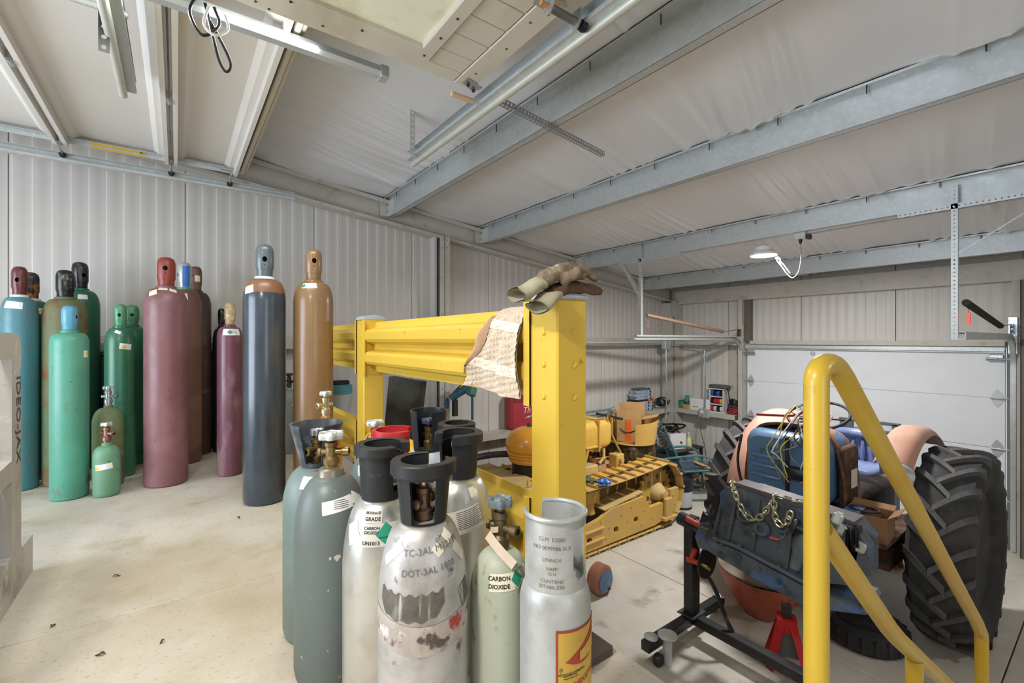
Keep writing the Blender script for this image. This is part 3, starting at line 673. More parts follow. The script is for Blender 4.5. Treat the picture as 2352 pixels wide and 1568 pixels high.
for y_, s_ in ((PY + PA, 1), (2.787, -1), (2.787 + PA, 1)):
    for z0 in (.765, .13):
        m = MB(); yy = y_ + s_ * .004
        m.bx(PX - .008, PX + PA + .004, min(y_, y_ + s_ * .006), max(y_, y_ + s_ * .006), z0 - .02, z0 + .318)
        m.bx(PX - .006, PX + .0, min(y_, y_ + s_ * .032), max(y_, y_ + s_ * .032), z0 - .02, z0 + .318); m.build('end_bracket', YELG, gr)
m = MB()
for z in (1.05, .785): m.lathe([(0, .003), (.007, .003), (.007, 0)], 10, (PX + .09, 2.787, z), (0, -1, 0))
m.build('bolt_pair', STEEL_DK, p2)['kind'] = 'stuff'
for y in (2.787 + .06,):
    m = MB()
    for z in (.985, .91, .84): m.lathe([(0, .003), (.005, .002), (.006, 0)], 8, (PX, y, z), (-1, 0, 0))
    m.build('rivet_row', YELG, p2)['kind'] = 'stuff'

YELP = mat('pipe_yellow', (198, 164, 50), .35, 0, .06, 3, [((196, 150, 30), 4, .56, .12), ((60, 52, 40), 46, .735, .02), ((130, 104, 60), 5, .72, .05, (1, 1, 1), .8)], coat=.15)
hr = thing('stair_rail', 'yellow bent-pipe hand rail sloping down the stairs in the right foreground', 'hand rail')
HYp = .40
def hp(px, py): return on_y(px, py, HYp)
pv = hp(1875, 1000)
apex = [hp(1875, 900), hp(1876, 868), hp(1884, 846), hp(1900, 836), hp(1918, 842), hp(1936, 866)]
low = hp(2250, 1436); lowv = V((low.x + .005, HYp, -1.28))
path = [V((pv.x, HYp, -.36)), V((pv.x, HYp, .2)), V((pv.x, HYp, .6))] + spl(apex, 6) + [hp(2090, 1146)] + [hp(2215, 1378), hp(2243, 1428), hp(2254, 1455), hp(2255, 1480)] + [V((hp(2255, 1480).x, HYp, -1.29))]
m = MB(); m.tube(path, .024, 20); m.build('top_rail', YELP, hr)
mid = [hp(1884, 1212), hp(2040, 1440), hp(2062, 1466), hp(2110, 1512), hp(2160, 1558)]
mid.append(mid[-1] + (mid[-1] - mid[-2]) * 3)
m = MB(); m.tube(mid, .024, 20); m.build('mid_rail', YELP, hr)
ip = hp(2100, 1510)
m = MB(); m.tube([V((ip.x, HYp, ip.z - .005)), V((ip.x, HYp, -1.2))], .023, 18); m.build('post', YELP, hr)

# ---- towel over the rail next to the corner post
TOW = mat('beige_terry', (224, 204, 180), .95, 0, .06, 30, [((196, 168, 138), 26, .60, .05, (1, 1.0, 1.0), .7)], 1.0, 100, sheen=.3)
TOWB = mat('beige_terry_band', (234, 222, 202), .9, 0, .04, 50, [((206, 178, 146), 90, .58, .04, (.2, .2, 2))], .3, 250, st=(.3, .3, 2))
tw = thing('towel', 'beige terry towel with striped bands draped over the yellow rail beside the post', 'towel', (0, 0, 0))
zt = .765 + .304 + .006
def tow(s, t, off=0.):
    # s 0..1 left to right (decreasing y), t 0..1 from the back, over the top and down the front
    L = .10 + .045 + .285 + .025 * s; d = t * L
    yl = 1.35 + max(0, (d - .13)) * .50; yr_ = 1.186
    y = yl + (yr_ - yl) * s
    if d < .10: x, z = PX + .09 + off, zt - .10 + d
    elif d < .145: k = (d - .10) / .045; x, z = PX + .09 - .04 * k - off * 0, zt + .004 * math.sin(PI * k) + off
    else:
        e = d - .145; out = .062 * (1 - math.exp(-e / .03)) + .012 * math.sin(min(1, e / .3) * PI)
        x = PX + .05 - out - .02 * e / .4; z = zt - e
        fold = math.sin(s * 17 + 2.2 * math.sin(e * 9)) * .0075 * min(1, e / .12) + .010 * math.sin(s * 7.5 + 1 + e * 4) * min(1, e / .2)
        x -= fold; x -= off
        x -= .004 * math.sin(d * 60) * (s < .1)
    return V((x, y, z))
def terry(u, v):
    p = tow(u, v); a = u * 34 + v * 20; b = u * 30 - v * 52
    return p - V((.0030 * math.sin(a * 2.1 + .5 * math.sin(v * 9)) * math.sin(b * 1.6), 0, 0)) * (1 if v > .34 else .5)
m = MB(); m.grid(terry, 190, 260); m.build('cloth', TOW, tw, smooth=180)
m = MB(); m.grid(lambda u, v: tow(u, v, -.006), 60, 90); m.build('cloth_back', TOW, tw, smooth=180)
for a, b in ((.44, .51), (.76, .84)):
    m = MB(); m.grid(lambda u, v: tow(u * .998 + .001, a + (b - a) * v + .03 * (u - .5), .0022), 60, 10); m.build('woven_band', TOWB, tw, smooth=180)
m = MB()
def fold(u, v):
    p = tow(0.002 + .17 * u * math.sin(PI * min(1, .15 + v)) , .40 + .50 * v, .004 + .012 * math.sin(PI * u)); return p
m.grid(fold, 8, 30); m.build('folded_edge', mat('towel_shade', (196, 160, 128), .95, 0, .06, 30, bump=.5, bs=170), tw, smooth=180)  # same cloth; the fold's shadow is put into a browner colour

# ---- leather work gloves lying on the corner post
LEA = mat('tan_leather', (120, 104, 82), .75, 0, .12, 12, [((112, 92, 68), 7, .58, .1), ((206, 192, 160), 10, .64, .08)], .15, 90)
LEB = mat('brown_leather', (96, 74, 56), .8, 0, .2, 12, [((70, 54, 40), 9, .56, .1)], .2, 90)
CUF = mat('canvas_cuff', (168, 160, 134), .85, 0, .06, 14, bump=.1, bs=200)
def remeshed(mb, name, mat_, parent, vox=.006, sm=3):
    me = mb.mesh(name, 0); o = bpy.data.objects.new('tmp', me); COL.objects.link(o)
    r = o.modifiers.new('r', 'REMESH'); r.mode = 'VOXEL'; r.voxel_size = vox
    s_ = o.modifiers.new('s', 'SMOOTH'); s_.iterations = sm; s_.factor = .5
    dg = bpy.context.evaluated_depsgraph_get(); me2 = bpy.data.meshes.new_from_object(o.evaluated_get(dg)); bpy.data.objects.remove(o)
    for v_ in me2.vertices: v_.co += v_.normal * (.006 * noise.noise(v_.co * 38) + .0025 * noise.noise(v_.co * 110))
    me2.name = name; me2.materials.clear(); me2.materials.append(mat_); me2.polygons.foreach_set('use_smooth', [True] * len(me2.polygons))
    return link(name, me2, parent)
GZt = PZ + .02
GDZ = [.026]
def P(px, py, Z): return at_d(px, py, Z) + V((0, 0, GDZ[0]))
def glove(lab, hand, cuff, fingers, thumb, mh):
    t = thing('work_glove', lab, 'glove', (0, 0, 0), group='work gloves on the post')
    m = MB()
    m.tube(spl([P(*h[:3]) for h in hand], 4), [r for r in interp([h[3] for h in hand], 4)], 14, flat=.55)
    for fg in fingers: m.tube(spl([P(*h[:3]) for h in fg], 4), interp([h[3] for h in fg], 4), 10, flat=.8); m.ball(P(*fg[-1][:3]), fg[-1][3] * .95, 10, 6)
    if thumb: m.tube(spl([P(*h[:3]) for h in thumb], 4), interp([h[3] for h in thumb], 4), 10); m.ball(P(*thumb[-1][:3]), thumb[-1][3] * .95, 10, 6)
    remeshed(m, 'hand', mh, t, .0045, 3)
    m = MB(); pts = spl([P(*h[:3]) for h in cuff], 4); rr = interp([h[3] for h in cuff], 4)
    m.tube(pts, rr, 28, cap=False, flat=.42); m.tube(pts, [x * .93 for x in rr], 28, cap=False, flat=.36)
    m.v = [tuple(V(p_) + V((.5, .3, 1)) * .016 * noise.noise(V(p_) * 19)) for p_ in m.v]
    m.build('cuff', CUF, t, smooth=80)
    return t
def interp(v, n):
    o = []
    for i in range(len(v) - 1): o += [v[i] + (v[i + 1] - v[i]) * k / n for k in range(n)]
    return o + [v[-1]]
glove('upper leather work glove with pale folded cuff on the yellow post',
      [(1236, 672, 1.37, .042), (1268, 650, 1.40, .044), (1300, 640, 1.43, .045), (1322, 644, 1.46, .036)],
      [(1240, 670, 1.37, .043), (1215, 684, 1.35, .050), (1186, 697, 1.33, .056)],
      [[(1315, 640, 1.46, .018), (1345, 646, 1.48, .017), (1366, 655, 1.49, .014)], [(1310, 650, 1.43, .019), (1338, 652, 1.44, .016)], [(1305, 655, 1.40, .02), (1330, 640, 1.405, .017), (1341, 638, 1.41, .014)]],
      [(1290, 668, 1.39, .02), (1306, 656, 1.375, .018), (1326, 644, 1.37, .016)], LEA)
GDZ[0] = .014
glove('lower brown leather work glove drooping over the yellow post edge',
      [(1262, 690, 1.375, .040), (1284, 676, 1.41, .040), (1312, 670, 1.45, .040), (1330, 670, 1.48, .036)],
      [(1268, 686, 1.365, .040), (1250, 702, 1.335, .042), (1232, 719, 1.31, .045)],
      [[(1325, 668, 1.47, .019), (1355, 671, 1.49, .018), (1374, 678, 1.50, .016)], [(1320, 674, 1.44, .02), (1346, 674, 1.45, .018), (1364, 680, 1.455, .015)], [(1310, 676, 1.42, .02), (1332, 672, 1.425, .018)]],
      None, LEB)
# ================================================================ gas cylinders
def boolean(o, cut):
    me = cut.mesh('cut', 0); c = bpy.data.objects.new('cut', me); COL.objects.link(c); c.parent = o.parent; c.matrix_parent_inverse = o.matrix_parent_inverse.copy()
    md = o.modifiers.new('b', 'BOOLEAN'); md.object = c; md.operation = 'DIFFERENCE'; md.solver = 'EXACT'
    dg = bpy.context.evaluated_depsgraph_get(); me2 = bpy.data.meshes.new_from_object(o.evaluated_get(dg)); o.modifiers.clear()
    nm = o.data.name; o.data = me2; me2.name = nm; bpy.data.objects.remove(c)
    me2.polygons.foreach_set('use_smooth', [True] * len(me2.polygons)); me2.set_sharp_from_angle(angle=math.radians(40))
def body_prof(r, hs, dome, rn, pw=1.0, foot=.03):
    p = [(r * .82, 0), (r * .95, foot * .2), (r, foot), (r, hs * .5), (r, hs)]
    for k in range(1, 11):
        a = PI / 2 * k / 10; p.append((rn + (r - rn) * math.cos(a) ** pw, hs + dome * math.sin(a)))
    return p
class Cyl:
    def __init__(s, lab, px, py_base=None, half=None, Z=None, r=None, name='gas_cylinder', group=None, rot=0, pxw=None, py_top=None):
        if Z is None:   # from the base on the dock floor and the outline width
            a = (math.atan((px + half - 1176) / F) - math.atan((px - half - 1176) / F)) / 2
            c = on_z(px, py_base, 0); d = V((c.x, c.y, 0)).length
            s.r = d * math.sin(a) / (1 - math.sin(a)); dist = d + s.r
            dr = ray(px, 780); dr.z = 0; loc = dr.normalized() * dist
        else:
            loc = at_d(px, 780, Z); loc.z = 0; s.r = r
        if r: s.r = r
        s.loc = V((loc.x, loc.y, 0)); s.Z = SN * loc.x + CS * loc.y
        s.t = thing(name, lab, 'gas cylinder', s.loc, math.atan2(-loc.y, -loc.x) + math.radians(rot), group)
        s.H = H + (HY - py_top) / F * s.Z if py_top else None
    def body(s, hs, dome, rn, mats, pw=1.0, n=48, foot=.03):
        s.prof = body_prof(s.r, hs, dome, rn, pw, foot); m = MB(); m.lathe(s.prof, n); s.top = hs + dome
        s.b = m.build('body', mats, s.t, smooth=50); return s
    def surf(s, ang, z, off=.0008):
        P_ = s.prof; rr = P_[-1][0]
        for (r0, z0), (r1, z1) in zip(P_, P_[1:]):
            if z0 <= z <= z1 and z1 > z0: rr = r0 + (r1 - r0) * (z - z0) / (z1 - z0); break
        # push out along the surface normal
        nz_ = 0
        for (r0, z0), (r1, z1) in zip(P_, P_[1:]):
            if z0 <= z <= z1 and z1 > z0: L = math.hypot(r1 - r0, z1 - z0); nr, nz_ = (z1 - z0) / L, -(r1 - r0) / L; rr += nr * off; break
        return V((rr * math.cos(ang), rr * math.sin(ang), z + nz_ * off))
    def label(s, a, z, w, h, m_, tilt=0, off=.0009, name='label', shape=None):
        """paper patch w x h metres centred at angle a (deg, + = right) and height z"""
        a = math.radians(a); rc = max(.03, V(s.surf(a, z)).xy.length); ct, st_ = math.cos(tilt), math.sin(tilt); m = MB()
        def fn(u, v):
            x, y = (u - .5) * w, (v - .5) * h
            if shape == 'diamond': x, y = (u - v) * w / 1.0 * .5, (u + v - 1) * h * .5
            return s.surf(a + (x * ct - y * st_) / rc, z + (x * st_ + y * ct), off)
        m.grid(fn, 12, 8); return m.build(name, m_, s.t, smooth=180)
    def text(s, txt, a, z, size, m_=None, tilt=0, off=.0018, bold=True, name='lettering'):
        vs, fs = text_verts(txt, size, bold); a = math.radians(a); rc = max(.03, V(s.surf(a, z)).xy.length); ct, st_ = math.cos(tilt), math.sin(tilt)
        m = MB(); m.add([s.surf(a + (p.x * ct - p.y * st_) / rc, z + (p.x * st_ + p.y * ct), off) for p in vs], fs)
        return m.build(name, m_ or INK, s.t, smooth=0)
    def lines(s, a, z, w, n, gap, m_=None, tilt=0, off=.0016, th=.0012):
        a = math.radians(a); rc = max(.03, V(s.surf(a, z)).xy.length); m = MB(); rr = random.Random(int(a * 100) + n)
        ct, st_ = math.cos(tilt), math.sin(tilt)
        for i in range(n):
            y = (n / 2 - i) * gap; ww = w * rr.uniform(.75, 1)
            def fn(u, v):
                x = -w / 2 + ww * u; yy = y + (v - .5) * th; return s.surf(a + (x * ct - yy * st_) / rc, z + x * st_ + yy * ct, off)
            m.grid(fn, 8, 1)
        o = m.build('fine_print', m_ or INK, s.t, smooth=180); o['kind'] = 'stuff'; return o
    def neck_ring(s, m_, r=.05, h=.022, z=None):
        z = s.top - .008 if z is None else z; m = MB(); m.lathe([(r * .8, 0), (r, .003), (r * .98, h * .8), (r * .8, h), (r * .55, h)], 28, (0, 0, z)); m.build('neck_ring', m_, s.t); s.nz = z + h
    def cap(s, m_, R_=.048, h=.185, hole=(0, .62), z=None, holes2=True, flutes=8):
        z = s.nz if z is None else z; prof = [(.82, 0), (.88, .03), (.88, .15), (.92, .20), (1.02, .28), (1.02, .75), (.985, .83), (.87, .915), (.62, .975), (.3, 1.0), (0, 1.003)]
        P_ = []
        n = 48; m = MB()
        def rad(i, k, th):
            f, t = prof[i]; a = 2 * PI * k / n; fl = 0
            if 3 <= i <= 7: fl = .07 * max(0, math.cos(flutes / 2 * a) - .55)
            return max(0, f * R_ * (1 - fl) - th), a
        def wall(th):
            vs = []
            for i, (f, t) in enumerate(prof):
                for k in range(n):
                    r_, a = rad(i, k, th); vs.append((max(r_, 1e-5) * math.cos(a), max(r_, 1e-5) * math.sin(a), z + t * h - (th if i == len(prof) - 1 else th * .5 * (i > 7))))
            return vs
        o_, i_ = wall(0), wall(.004); q = len(prof)
        fs = [(j * n + k, j * n + (k + 1) % n, (j + 1) * n + (k + 1) % n, (j + 1) * n + k) for j in range(q - 1) for k in range(n)]
        m.add(o_ + i_, fs + [tuple(x + len(o_) for x in f[::-1]) for f in fs] + [(k, k + len(o_), (k + 1) % n + len(o_), (k + 1) % n) for k in range(n)])
        c = m.build('cap', m_, s.t)
        cut = MB(); ha, hz = hole; a = math.radians(ha); d = V((math.cos(a), math.sin(a), 0))
        x = V((-d.y, d.x, 0)); pr = [(R_ * .26 * math.cos(2 * PI * k / 16), h * .075 * math.sin(2 * PI * k / 16) * 1.1) for k in range(16)]
        cut.prism(pr, d * R_ * .5 + V((0, 0, z + h * hz)), x, (0, 0, 1), d * R_)
        if holes2:
            pr = [(R_ * .07 * math.cos(2 * PI * k / 8), R_ * .07 * math.sin(2 * PI * k / 8)) for k in range(8)]
            cut.prism(pr, d * R_ * .5 + V((0, 0, z + h * (hz - .17))), x, (0, 0, 1), d * R_)
        boolean(c, cut)
        s.capR, s.capz, s.caph = R_, z, h; return c
    def valve(s, z, h=.10, wheel_r=.032, m_body=None, m_wheel=None, side=35, tall=True):
        v = MB(); mb_ = m_body or BRASS
        v.lathe([(.018, 0), (.018, h * .10), (.022, h * .12), (.022, h * .28), (.016, h * .34), (.016, h * .60), (.019, h * .62), (.019, h * .72), (.012, h * .75), (.012, h * .9)], 16, (0, 0, z))
        vb = v.build('valve_body', mb_, s.t)
        a = math.radians(side); d = V((math.cos(a), math.sin(a), 0)); v = MB()
        v.lathe([(.010, 0), (.010, .022), (.014, .024), (.014, .042), (.008, .044), (.008, .03)], 14, V((0, 0, z + h * .45)) + d * .008, d); v.build('outlet', mb_, vb)
        v = MB(); v.lathe([(.008, 0), (.008, .02), (.011, .021), (.011, .028), (0, .03)], 10, V((0, 0, z + h * .45)) - d * .008, -d); v.build('relief_plug', mb_, vb)
        v = MB(); zz = z + h * .86; nl = 6
        def fn(u, w_):
            an = 2 * PI * u; rr = wheel_r * (1 + .10 * math.cos(nl * an)); pr = [(0, .016), (.45, .013), (.6, .006), (.75, .012), (.92, .014), (1.0, .007), (.97, -.004), (.75, -.006), (.5, -.004), (0, -.004)]
            f = w_ * (len(pr) - 1); i = min(int(f), len(pr) - 2); k = f - i; r_ = pr[i][0] + (pr[i + 1][0] - pr[i][0]) * k; z_ = pr[i][1] + (pr[i + 1][1] - pr[i][1]) * k
            return V((rr * r_ * math.cos(an), rr * r_ * math.sin(an), zz + z_))
        v.grid(fn, 48, 18, True); v.build('hand_wheel', m_wheel or GALV, vb, smooth=60); return vb
    def collar(s, z, h, r0, r1, flange, m_, mask, th=.008, fl_h=.025, fl_mask=None, name='guard_collar'):
        m = MB(); m.shell(lambda t: r0 + (r1 - r0) * t, 0, 1, 72, 24, th, mask, lambda t: z + h * t); c = m.build(name, m_, s.t, smooth=30)
        if flange:
            m = MB(); m.shell(lambda t: r1 + flange * min(1, 5 * min(t + .15, 1.15 - t)), 0, 1, 72, 10, flange + .010, fl_mask or (lambda a, t: mask(a, .99)), lambda t: z + h - fl_h + fl_h * t + .004); m.build('collar_rim', m_, c, smooth=40)
        return c

def paint(name, col, rust=.0, rough=.4, chips=None, col2=None, extra=(), **k):
    sp = list(extra)
    if col2: sp.append((col2, 3.0, .56, .14))
    if rust: sp += [((112, 76, 48), 9, .68 - rust * .12, .06, (1, 1, .5)), ((84, 58, 42), 40, .70 - rust * .05, .03)]
    if chips: sp.append((chips, 55, .71, .02))
    return mat(name, col, rough, 0, .10, 4, sp, .03, 60, rvar=.08, **k)
TEAL = paint('teal_paint', (76, 138, 148), .1, .42, col2=(90, 118, 124), extra=[((60, 136, 162), 2.0, .60, .15, (1, 1, .25))])
MAROONC = paint('maroon_cap_paint', (98, 48, 46), .0, .3)
BLKC = mat('black_cap_paint', (30, 30, 33), .25, 0, .2, 8, [((74, 78, 84), 22, .60, .05)])
BLKR = mat('black_cap_rusted', (26, 26, 30), .3, 0, .2, 8, [((150, 92, 44), 16, .58, .06)])
BLKF = mat('black_cap_flaking', (24, 24, 26), .3, 0, .2, 8, [((120, 118, 104), 34, .61, .03)])
OLIVE = paint('olive_rusted_paint', (86, 108, 74), .8, .6, col2=(122, 104, 66))
GREEN = paint('deep_green_paint', (42, 100, 78), .1, .38)
GREEN2 = paint('bright_green_paint', (54, 112, 84), .1, .32, extra=[((80, 124, 84), 2.4, .6, .1)])
SEAF = paint('seafoam_paint', (84, 148, 126), .25, .42, extra=[((70, 156, 130), 2.5, .56, .12), ((150, 120, 90), 30, .715, .02)])
BLUEC = paint('blue_cap_paint', (86, 152, 182), .1, .4)
GRNC = paint('green_cap_paint', (86, 146, 108), .1, .35)
GRNYEL = paint('weathered_green_paint', (112, 134, 96), .4, .5, col2=(150, 132, 78))
SAGE = paint('sage_paint', (104, 148, 118), .15, .5)
REDC = paint('red_cap_paint', (136, 56, 47), .05, .4)
MAUVE = paint('mauve_paint', (124, 84, 88), .15, .42, extra=[((150, 110, 116), 2.2, .60, .12), ((128, 84, 60), 8, .66, .05, (1, 1, .12))])
UMBER = paint('umber_paint', (112, 78, 68), .25, .5, extra=[((128, 84, 56), 7, .62, .06, (1, 1, .12))])
CLRC = mat('grey_cap_paint', (176, 180, 178), .3, .2, .1, 10)
PURP = paint('plum_paint', (112, 70, 82), .25, .35, extra=[((160, 134, 140), 6, .60, .08, (1, 1, .3))])
TANC = paint('flaking_tan_paint', (176, 150, 110), .6, .45, extra=[((206, 200, 188), 18, .62, .04)])
NAVY = mat('dark_slate_paint', (58, 68, 78), .26, 0, .12, 3, [((46, 52, 60), 2.5, .55, .12), ((150, 158, 164), 48, .735, .015), ((92, 40, 38), 3.5, .74, .04)], .02, 60, coat=.3)
SLATEC = mat('slate_cap_paint', (88, 97, 103), .25, 0, .1, 6)
BROWN = mat('brown_cylinder_paint', (132, 101, 68), .33, 0, .05, 4, [((196, 164, 130), 34, .735, .02)], coat=.2)
GREYC = paint('grey_green_paint', (112, 128, 124), .05, .42, chips=(200, 196, 182))
GREYD = mat('slate_grey_paint', (96, 106, 104), .42, 0, .08, 4, [((206, 200, 182), 24, .685, .015), ((62, 66, 64), 3, .66, .08)], .03, 60)
ALU = mat('brushed_aluminium', (200, 200, 196), .36, .82, .05, 3, [((170, 164, 152), 5, .60, .12), ((120, 112, 104), 36, .74, .02)], .02, 200, rvar=.08)
ALUD = mat('scuffed_aluminium', (186, 184, 182), .45, .55, .10, 5, [((146, 138, 130), 6, .58, .1), ((104, 84, 80), 22, .68, .05), ((128, 58, 58), 12, .735, .03), ((70, 66, 62), 60, .74, .02)], .05, 90, rvar=.1)
CO2G = mat('pale_green_rusted', (170, 176, 158), .5, 0, .07, 4, [((138, 112, 80), 26, .63, .05, (1, 1, .7), .85), ((92, 68, 48), 8, .70, .04, (1, 1, .5)), ((50, 44, 36), 42, .735, .02)], .04, 60)
LPG = mat('silver_tank_paint', (176, 178, 176), .42, .35, .06, 4, [((140, 138, 132), 6, .60, .1), ((80, 78, 72), 40, .73, .02)], .03, 70)
ORNG = paint('orange_brown_paint', (176, 106, 44), .05, .3)
LBLUE = paint('pale_blue_grey_paint', (196, 208, 218), .02, .3)
GREYS = paint('plain_grey_paint', (128, 136, 136), .1, .5)
BLKP = paint('black_cylinder_paint', (34, 34, 38), .1, .35)
CREAM = mat('cream_label', (226, 220, 196), .6, 0, .04, 8); GRND = mat('green_diamond_ink', (34, 140, 112), .45, 0, .05, 8); YELD = mat('yellow_diamond_ink', (224, 190, 70), .5); TAPEB = mat('blue_tape', (52, 108, 190), .45, 0, .06, 8)
WHITEP = mat('white_primer', (226, 228, 228), .5, 0, .03, 8); OXID = mat('ochre_shoulder_paint', (128, 88, 62), .35, 0, .08, 6)

G1 = 'tall cylinders along the wall'
def tall(lab, px, half, py_base, py_top, mb, mc, mr, hole=(0, .62), dome=.13, Z=None, r=None, caph=None, capr=None, ringm=None, rot=0):
    c = Cyl(lab, px, py_base, half, Z, r, py_top=py_top, group=G1, rot=rot); Hh = c.H
    ch = caph or .19 * Hh / 1.5; R_ = capr or c.r * .425; top = Hh - ch - .016
    c.body(top - dome, dome, R_ * .95, mb, .75); c.neck_ring(ringm or mb, R_ * 1.12, .022, top - .006); c.cap(mc, R_, Hh - (top + .012), hole, top + .012)
    return c
c = tall('teal cylinder with maroon cap at the far left by the grey frame', 45, 47, 1130, 612, TEAL, MAROONC, None, (-18, .52), ringm=WHITEP)
c.label(-20, c.top - .055, .085, .045, WHITE, -.1)
c2 = tall('green cylinder with rust-streaked black cap behind the teal one', 69, 36, None, 625, GREEN, BLKR, None, (-50, .52), Z=3.15, r=.112, ringm=WHITEP)
c2.label(38, c2.top - .075, .07, .04, WHITE); c2.label(30, c2.top - .075, .03, .03, YELD, shape='diamond', off=.0014, name='hazard_diamond')
c = tall('rusty olive cylinder with flaking black cap', 150, 54, 1116, 620, OLIVE, BLKF, None, (150, .5))
c3 = tall('deep green cylinder with glossy black cap standing at the back', 184, 40, None, 602, GREEN, BLKC, None, (25, .5), Z=3.42, r=.113)
c3.label(8, c3.top - .055, .055, .035, WHITE)
c = tall('seafoam cylinder with pale blue cap standing in front', 160, 47, 1150, 702, SEAF, BLUEC, None, (58, .55), dome=.06)
c.label(52, c.top - .13, .03, .04, CREAM); c.label(56, c.top - .128, .022, .026, YELD, shape='diamond', off=.0014, name='hazard_diamond')
c = tall('medium green cylinder with green cap and hazard sticker', 276, 37, 1098, 698, GREEN2, GRNC, None, (-8, .5))
c.label(-10, c.top - .03, .035, .02, WHITE, -.4); c.label(20, c.top - .13, .07, .04, WHITE, -.12); c.label(14, c.top - .135, .032, .03, YELD, shape='diamond', off=.0014, name='hazard_diamond')
c4 = tall('dark green cylinder peeking out behind the medium green one', 303, 30, None, 700, GREEN2, GRNC, None, (0, .5), Z=3.55, r=.10, capr=.045)
c5 = tall('mauve cylinder with brick red cap', 382, 52, 1120, 591, MAUVE, REDC, None, (-6, .6))
c5.label(-42, c5.top - .04, .05, .035, CREAM, .35); c5.label(22, c5.top - .02, .04, .02, CREAM, -.3); c5.label(-12, c5.top - .012, .05, .016, CREAM, -.05)
c = tall('brown cylinder with blue tape wrapped on its cap', 424, 46, None, 603, UMBER, CLRC, None, (-70, .5), Z=3.58, r=.112, ringm=GRNC)
m = MB(); m.grid(lambda u, v: V(((c.capR + .0015) * math.cos(-.25 + 1.0 * u), (c.capR + .0015) * math.sin(-.25 + 1.0 * u), c.capz + c.caph * (.05 + .80 * v))), 12, 8); m.build('tape_wrap', TAPEB, c.t, smooth=180)
c.label(2, c.top - .06, .03, .045, WHITE, .1)
c = tall('dark brown cylinder half hidden behind the blue-taped one', 449, 38, None, 612, paint('dark_umber_paint', (70, 52, 46), .2, .5), UMBER, None, (-40, .6), Z=3.84, r=.112)
m = MB(); m.grid(lambda u, v: V(((c.capR + .0012) * math.cos(-.1 + .8 * u), (c.capR + .0012) * math.sin(-.1 + .8 * u), c.capz + c.caph * (.36 + .25 * v))), 10, 4); o = m.build('cap_label', CREAM, c.t, smooth=180)
c6 = tall('slim black cylinder behind the plum one', 509, 20, None, 708, BLKP, BLKC, None, (-80, .5), Z=3.93, r=.066)
c = tall('slim plum cylinder with flaking tan cap', 528, 30, 1095, 695, PURP, TANC, None, (170, .5), dome=.07)
c.label(8, c.top - .04, .11, .045, WHITE); c.label(0, c.top - .04, .034, .034, GRND, shape='diamond', off=.0014, name='hazard_diamond'); c.lines(22, c.top - .04, .045, 5, .006)
c = tall('dark slate cylinder with slate cap and white neck ring', 608, 50, 1163, 561, NAVY, SLATEC, None, (0, .52), ringm=WHITEP)
def band(c_, z0, z1, m_, name): m = MB(); m.grid(lambda u, v: c_.surf(2 * PI * u, z0 + (z1 - z0) * v, .0007), 48, 10, True); m.build(name, m_, c_.t, smooth=180)
band(c, c.top - .085, c.top - .004, OXID, 'ochre_shoulder'); c.label(-48, c.top - .07, .06, .045, WHITE, .2)
c = tall('glossy tan-brown cylinder with matching cap', 720, 46, None, 572, BROWN, BROWN, None, (5, .6), Z=2.85, r=.1155)
c.label(-14, c.top - .03, .085, .032, WHITE, .05); c.label(-34, c.top - .032, .03, .024, GRND, shape='diamond', off=.0014, name='hazard_diamond')
# uncapped ones at the back
def small(lab, px, half, py_base, py_top, mb, Z=None, r=None, vh=.11, dome=.10, wheel=GALV, side=35, vm=None, rn=.02, wr=.03, grp='uncapped cylinders along the wall'):
    c = Cyl(lab, px, py_base, half, Z, r, py_top=py_top, group=grp); top = c.H - vh * .98
    c.body(top - dome - .02, dome, rn, mb, .8); c.neck_ring(mb, rn * 1.25, .022, top - .026); c.valve(top - .006, vh, wr, vm, wheel, side); return c
ROSE = mat('rosy_bronze', (150, 116, 102), .4, .8, .2, 20)
c = small('weathered yellow-green cylinder with open valve behind the smallest one', 249, 38, 1120, 884, GRNYEL, vh=.13, dome=.10, vm=ZINC, side=60)
c = small('smallest sage green cylinder with valve and white sticker', 245, 33, 1143, 967, SAGE, vh=.13, dome=.07, vm=ROSE, side=40)
c.label(-12, c.top - .12, .085, .035, WHITE, .12); c.label(-40, c.top - .128, .02, .024, YELD, name='hazard_diamond')
c = small('grey cylinder with dark valve between the slate and tan cylinders', 664, 25, None, 855, GREYS, Z=3.9, r=.10, vh=.13, wheel=BLACKPL, vm=STEEL_DK)
c.label(30, c.top - .12, .05, .04, WHITE, .6)
c = small('small orange-brown cylinder with brass valve in front of the tan one', 748, 34, None, 895, ORNG, Z=2.3, r=.079, vh=.13, side=-50, vm=mat('pale_brass', (206, 196, 160), .3, .9, .1, 20))

# ---- front cluster beside the corner post
GF = 'cylinders clustered by the corner post'
def front(lab, px, Z, r, hs, dome, rn, mb, pw=.85, grp=GF, rot=0):
    c = Cyl(lab, px, None, None, Z, r, group=grp, rot=rot); c.body(hs, dome, rn, mb, pw, 64); return c
def win(a, lo, hi): a = (a + 180) % 360 - 180; return lo < a < hi
RAISED = mat('stamped_metal', (120, 116, 112), .5, .5, .1, 20)
# dark flared collar, grey-green
c = front('grey-green cylinder with wide flared grey collar', 728, 1.52, .103, .42, .125, .03, GREYC)
c.collar(c.top - .012, .15, .046, .083, 0, mat('charcoal_collar', (66, 70, 78), .32, 0, .1, 6, [((120, 130, 140), 8, .60, .1)]), lambda a, t: not (t > .16 and win(a, -38, 14) and (t < .80 or True) and win(a, -38 - 14 * t, 14)), .006)
c.valve(c.top - .005, .125, .022, BRASS, ZINC, -40); c.label(-8, c.top - .04, .075, .035, WHITE, -.1); c.lines(-4, c.top - .04, .04, 4, .005)
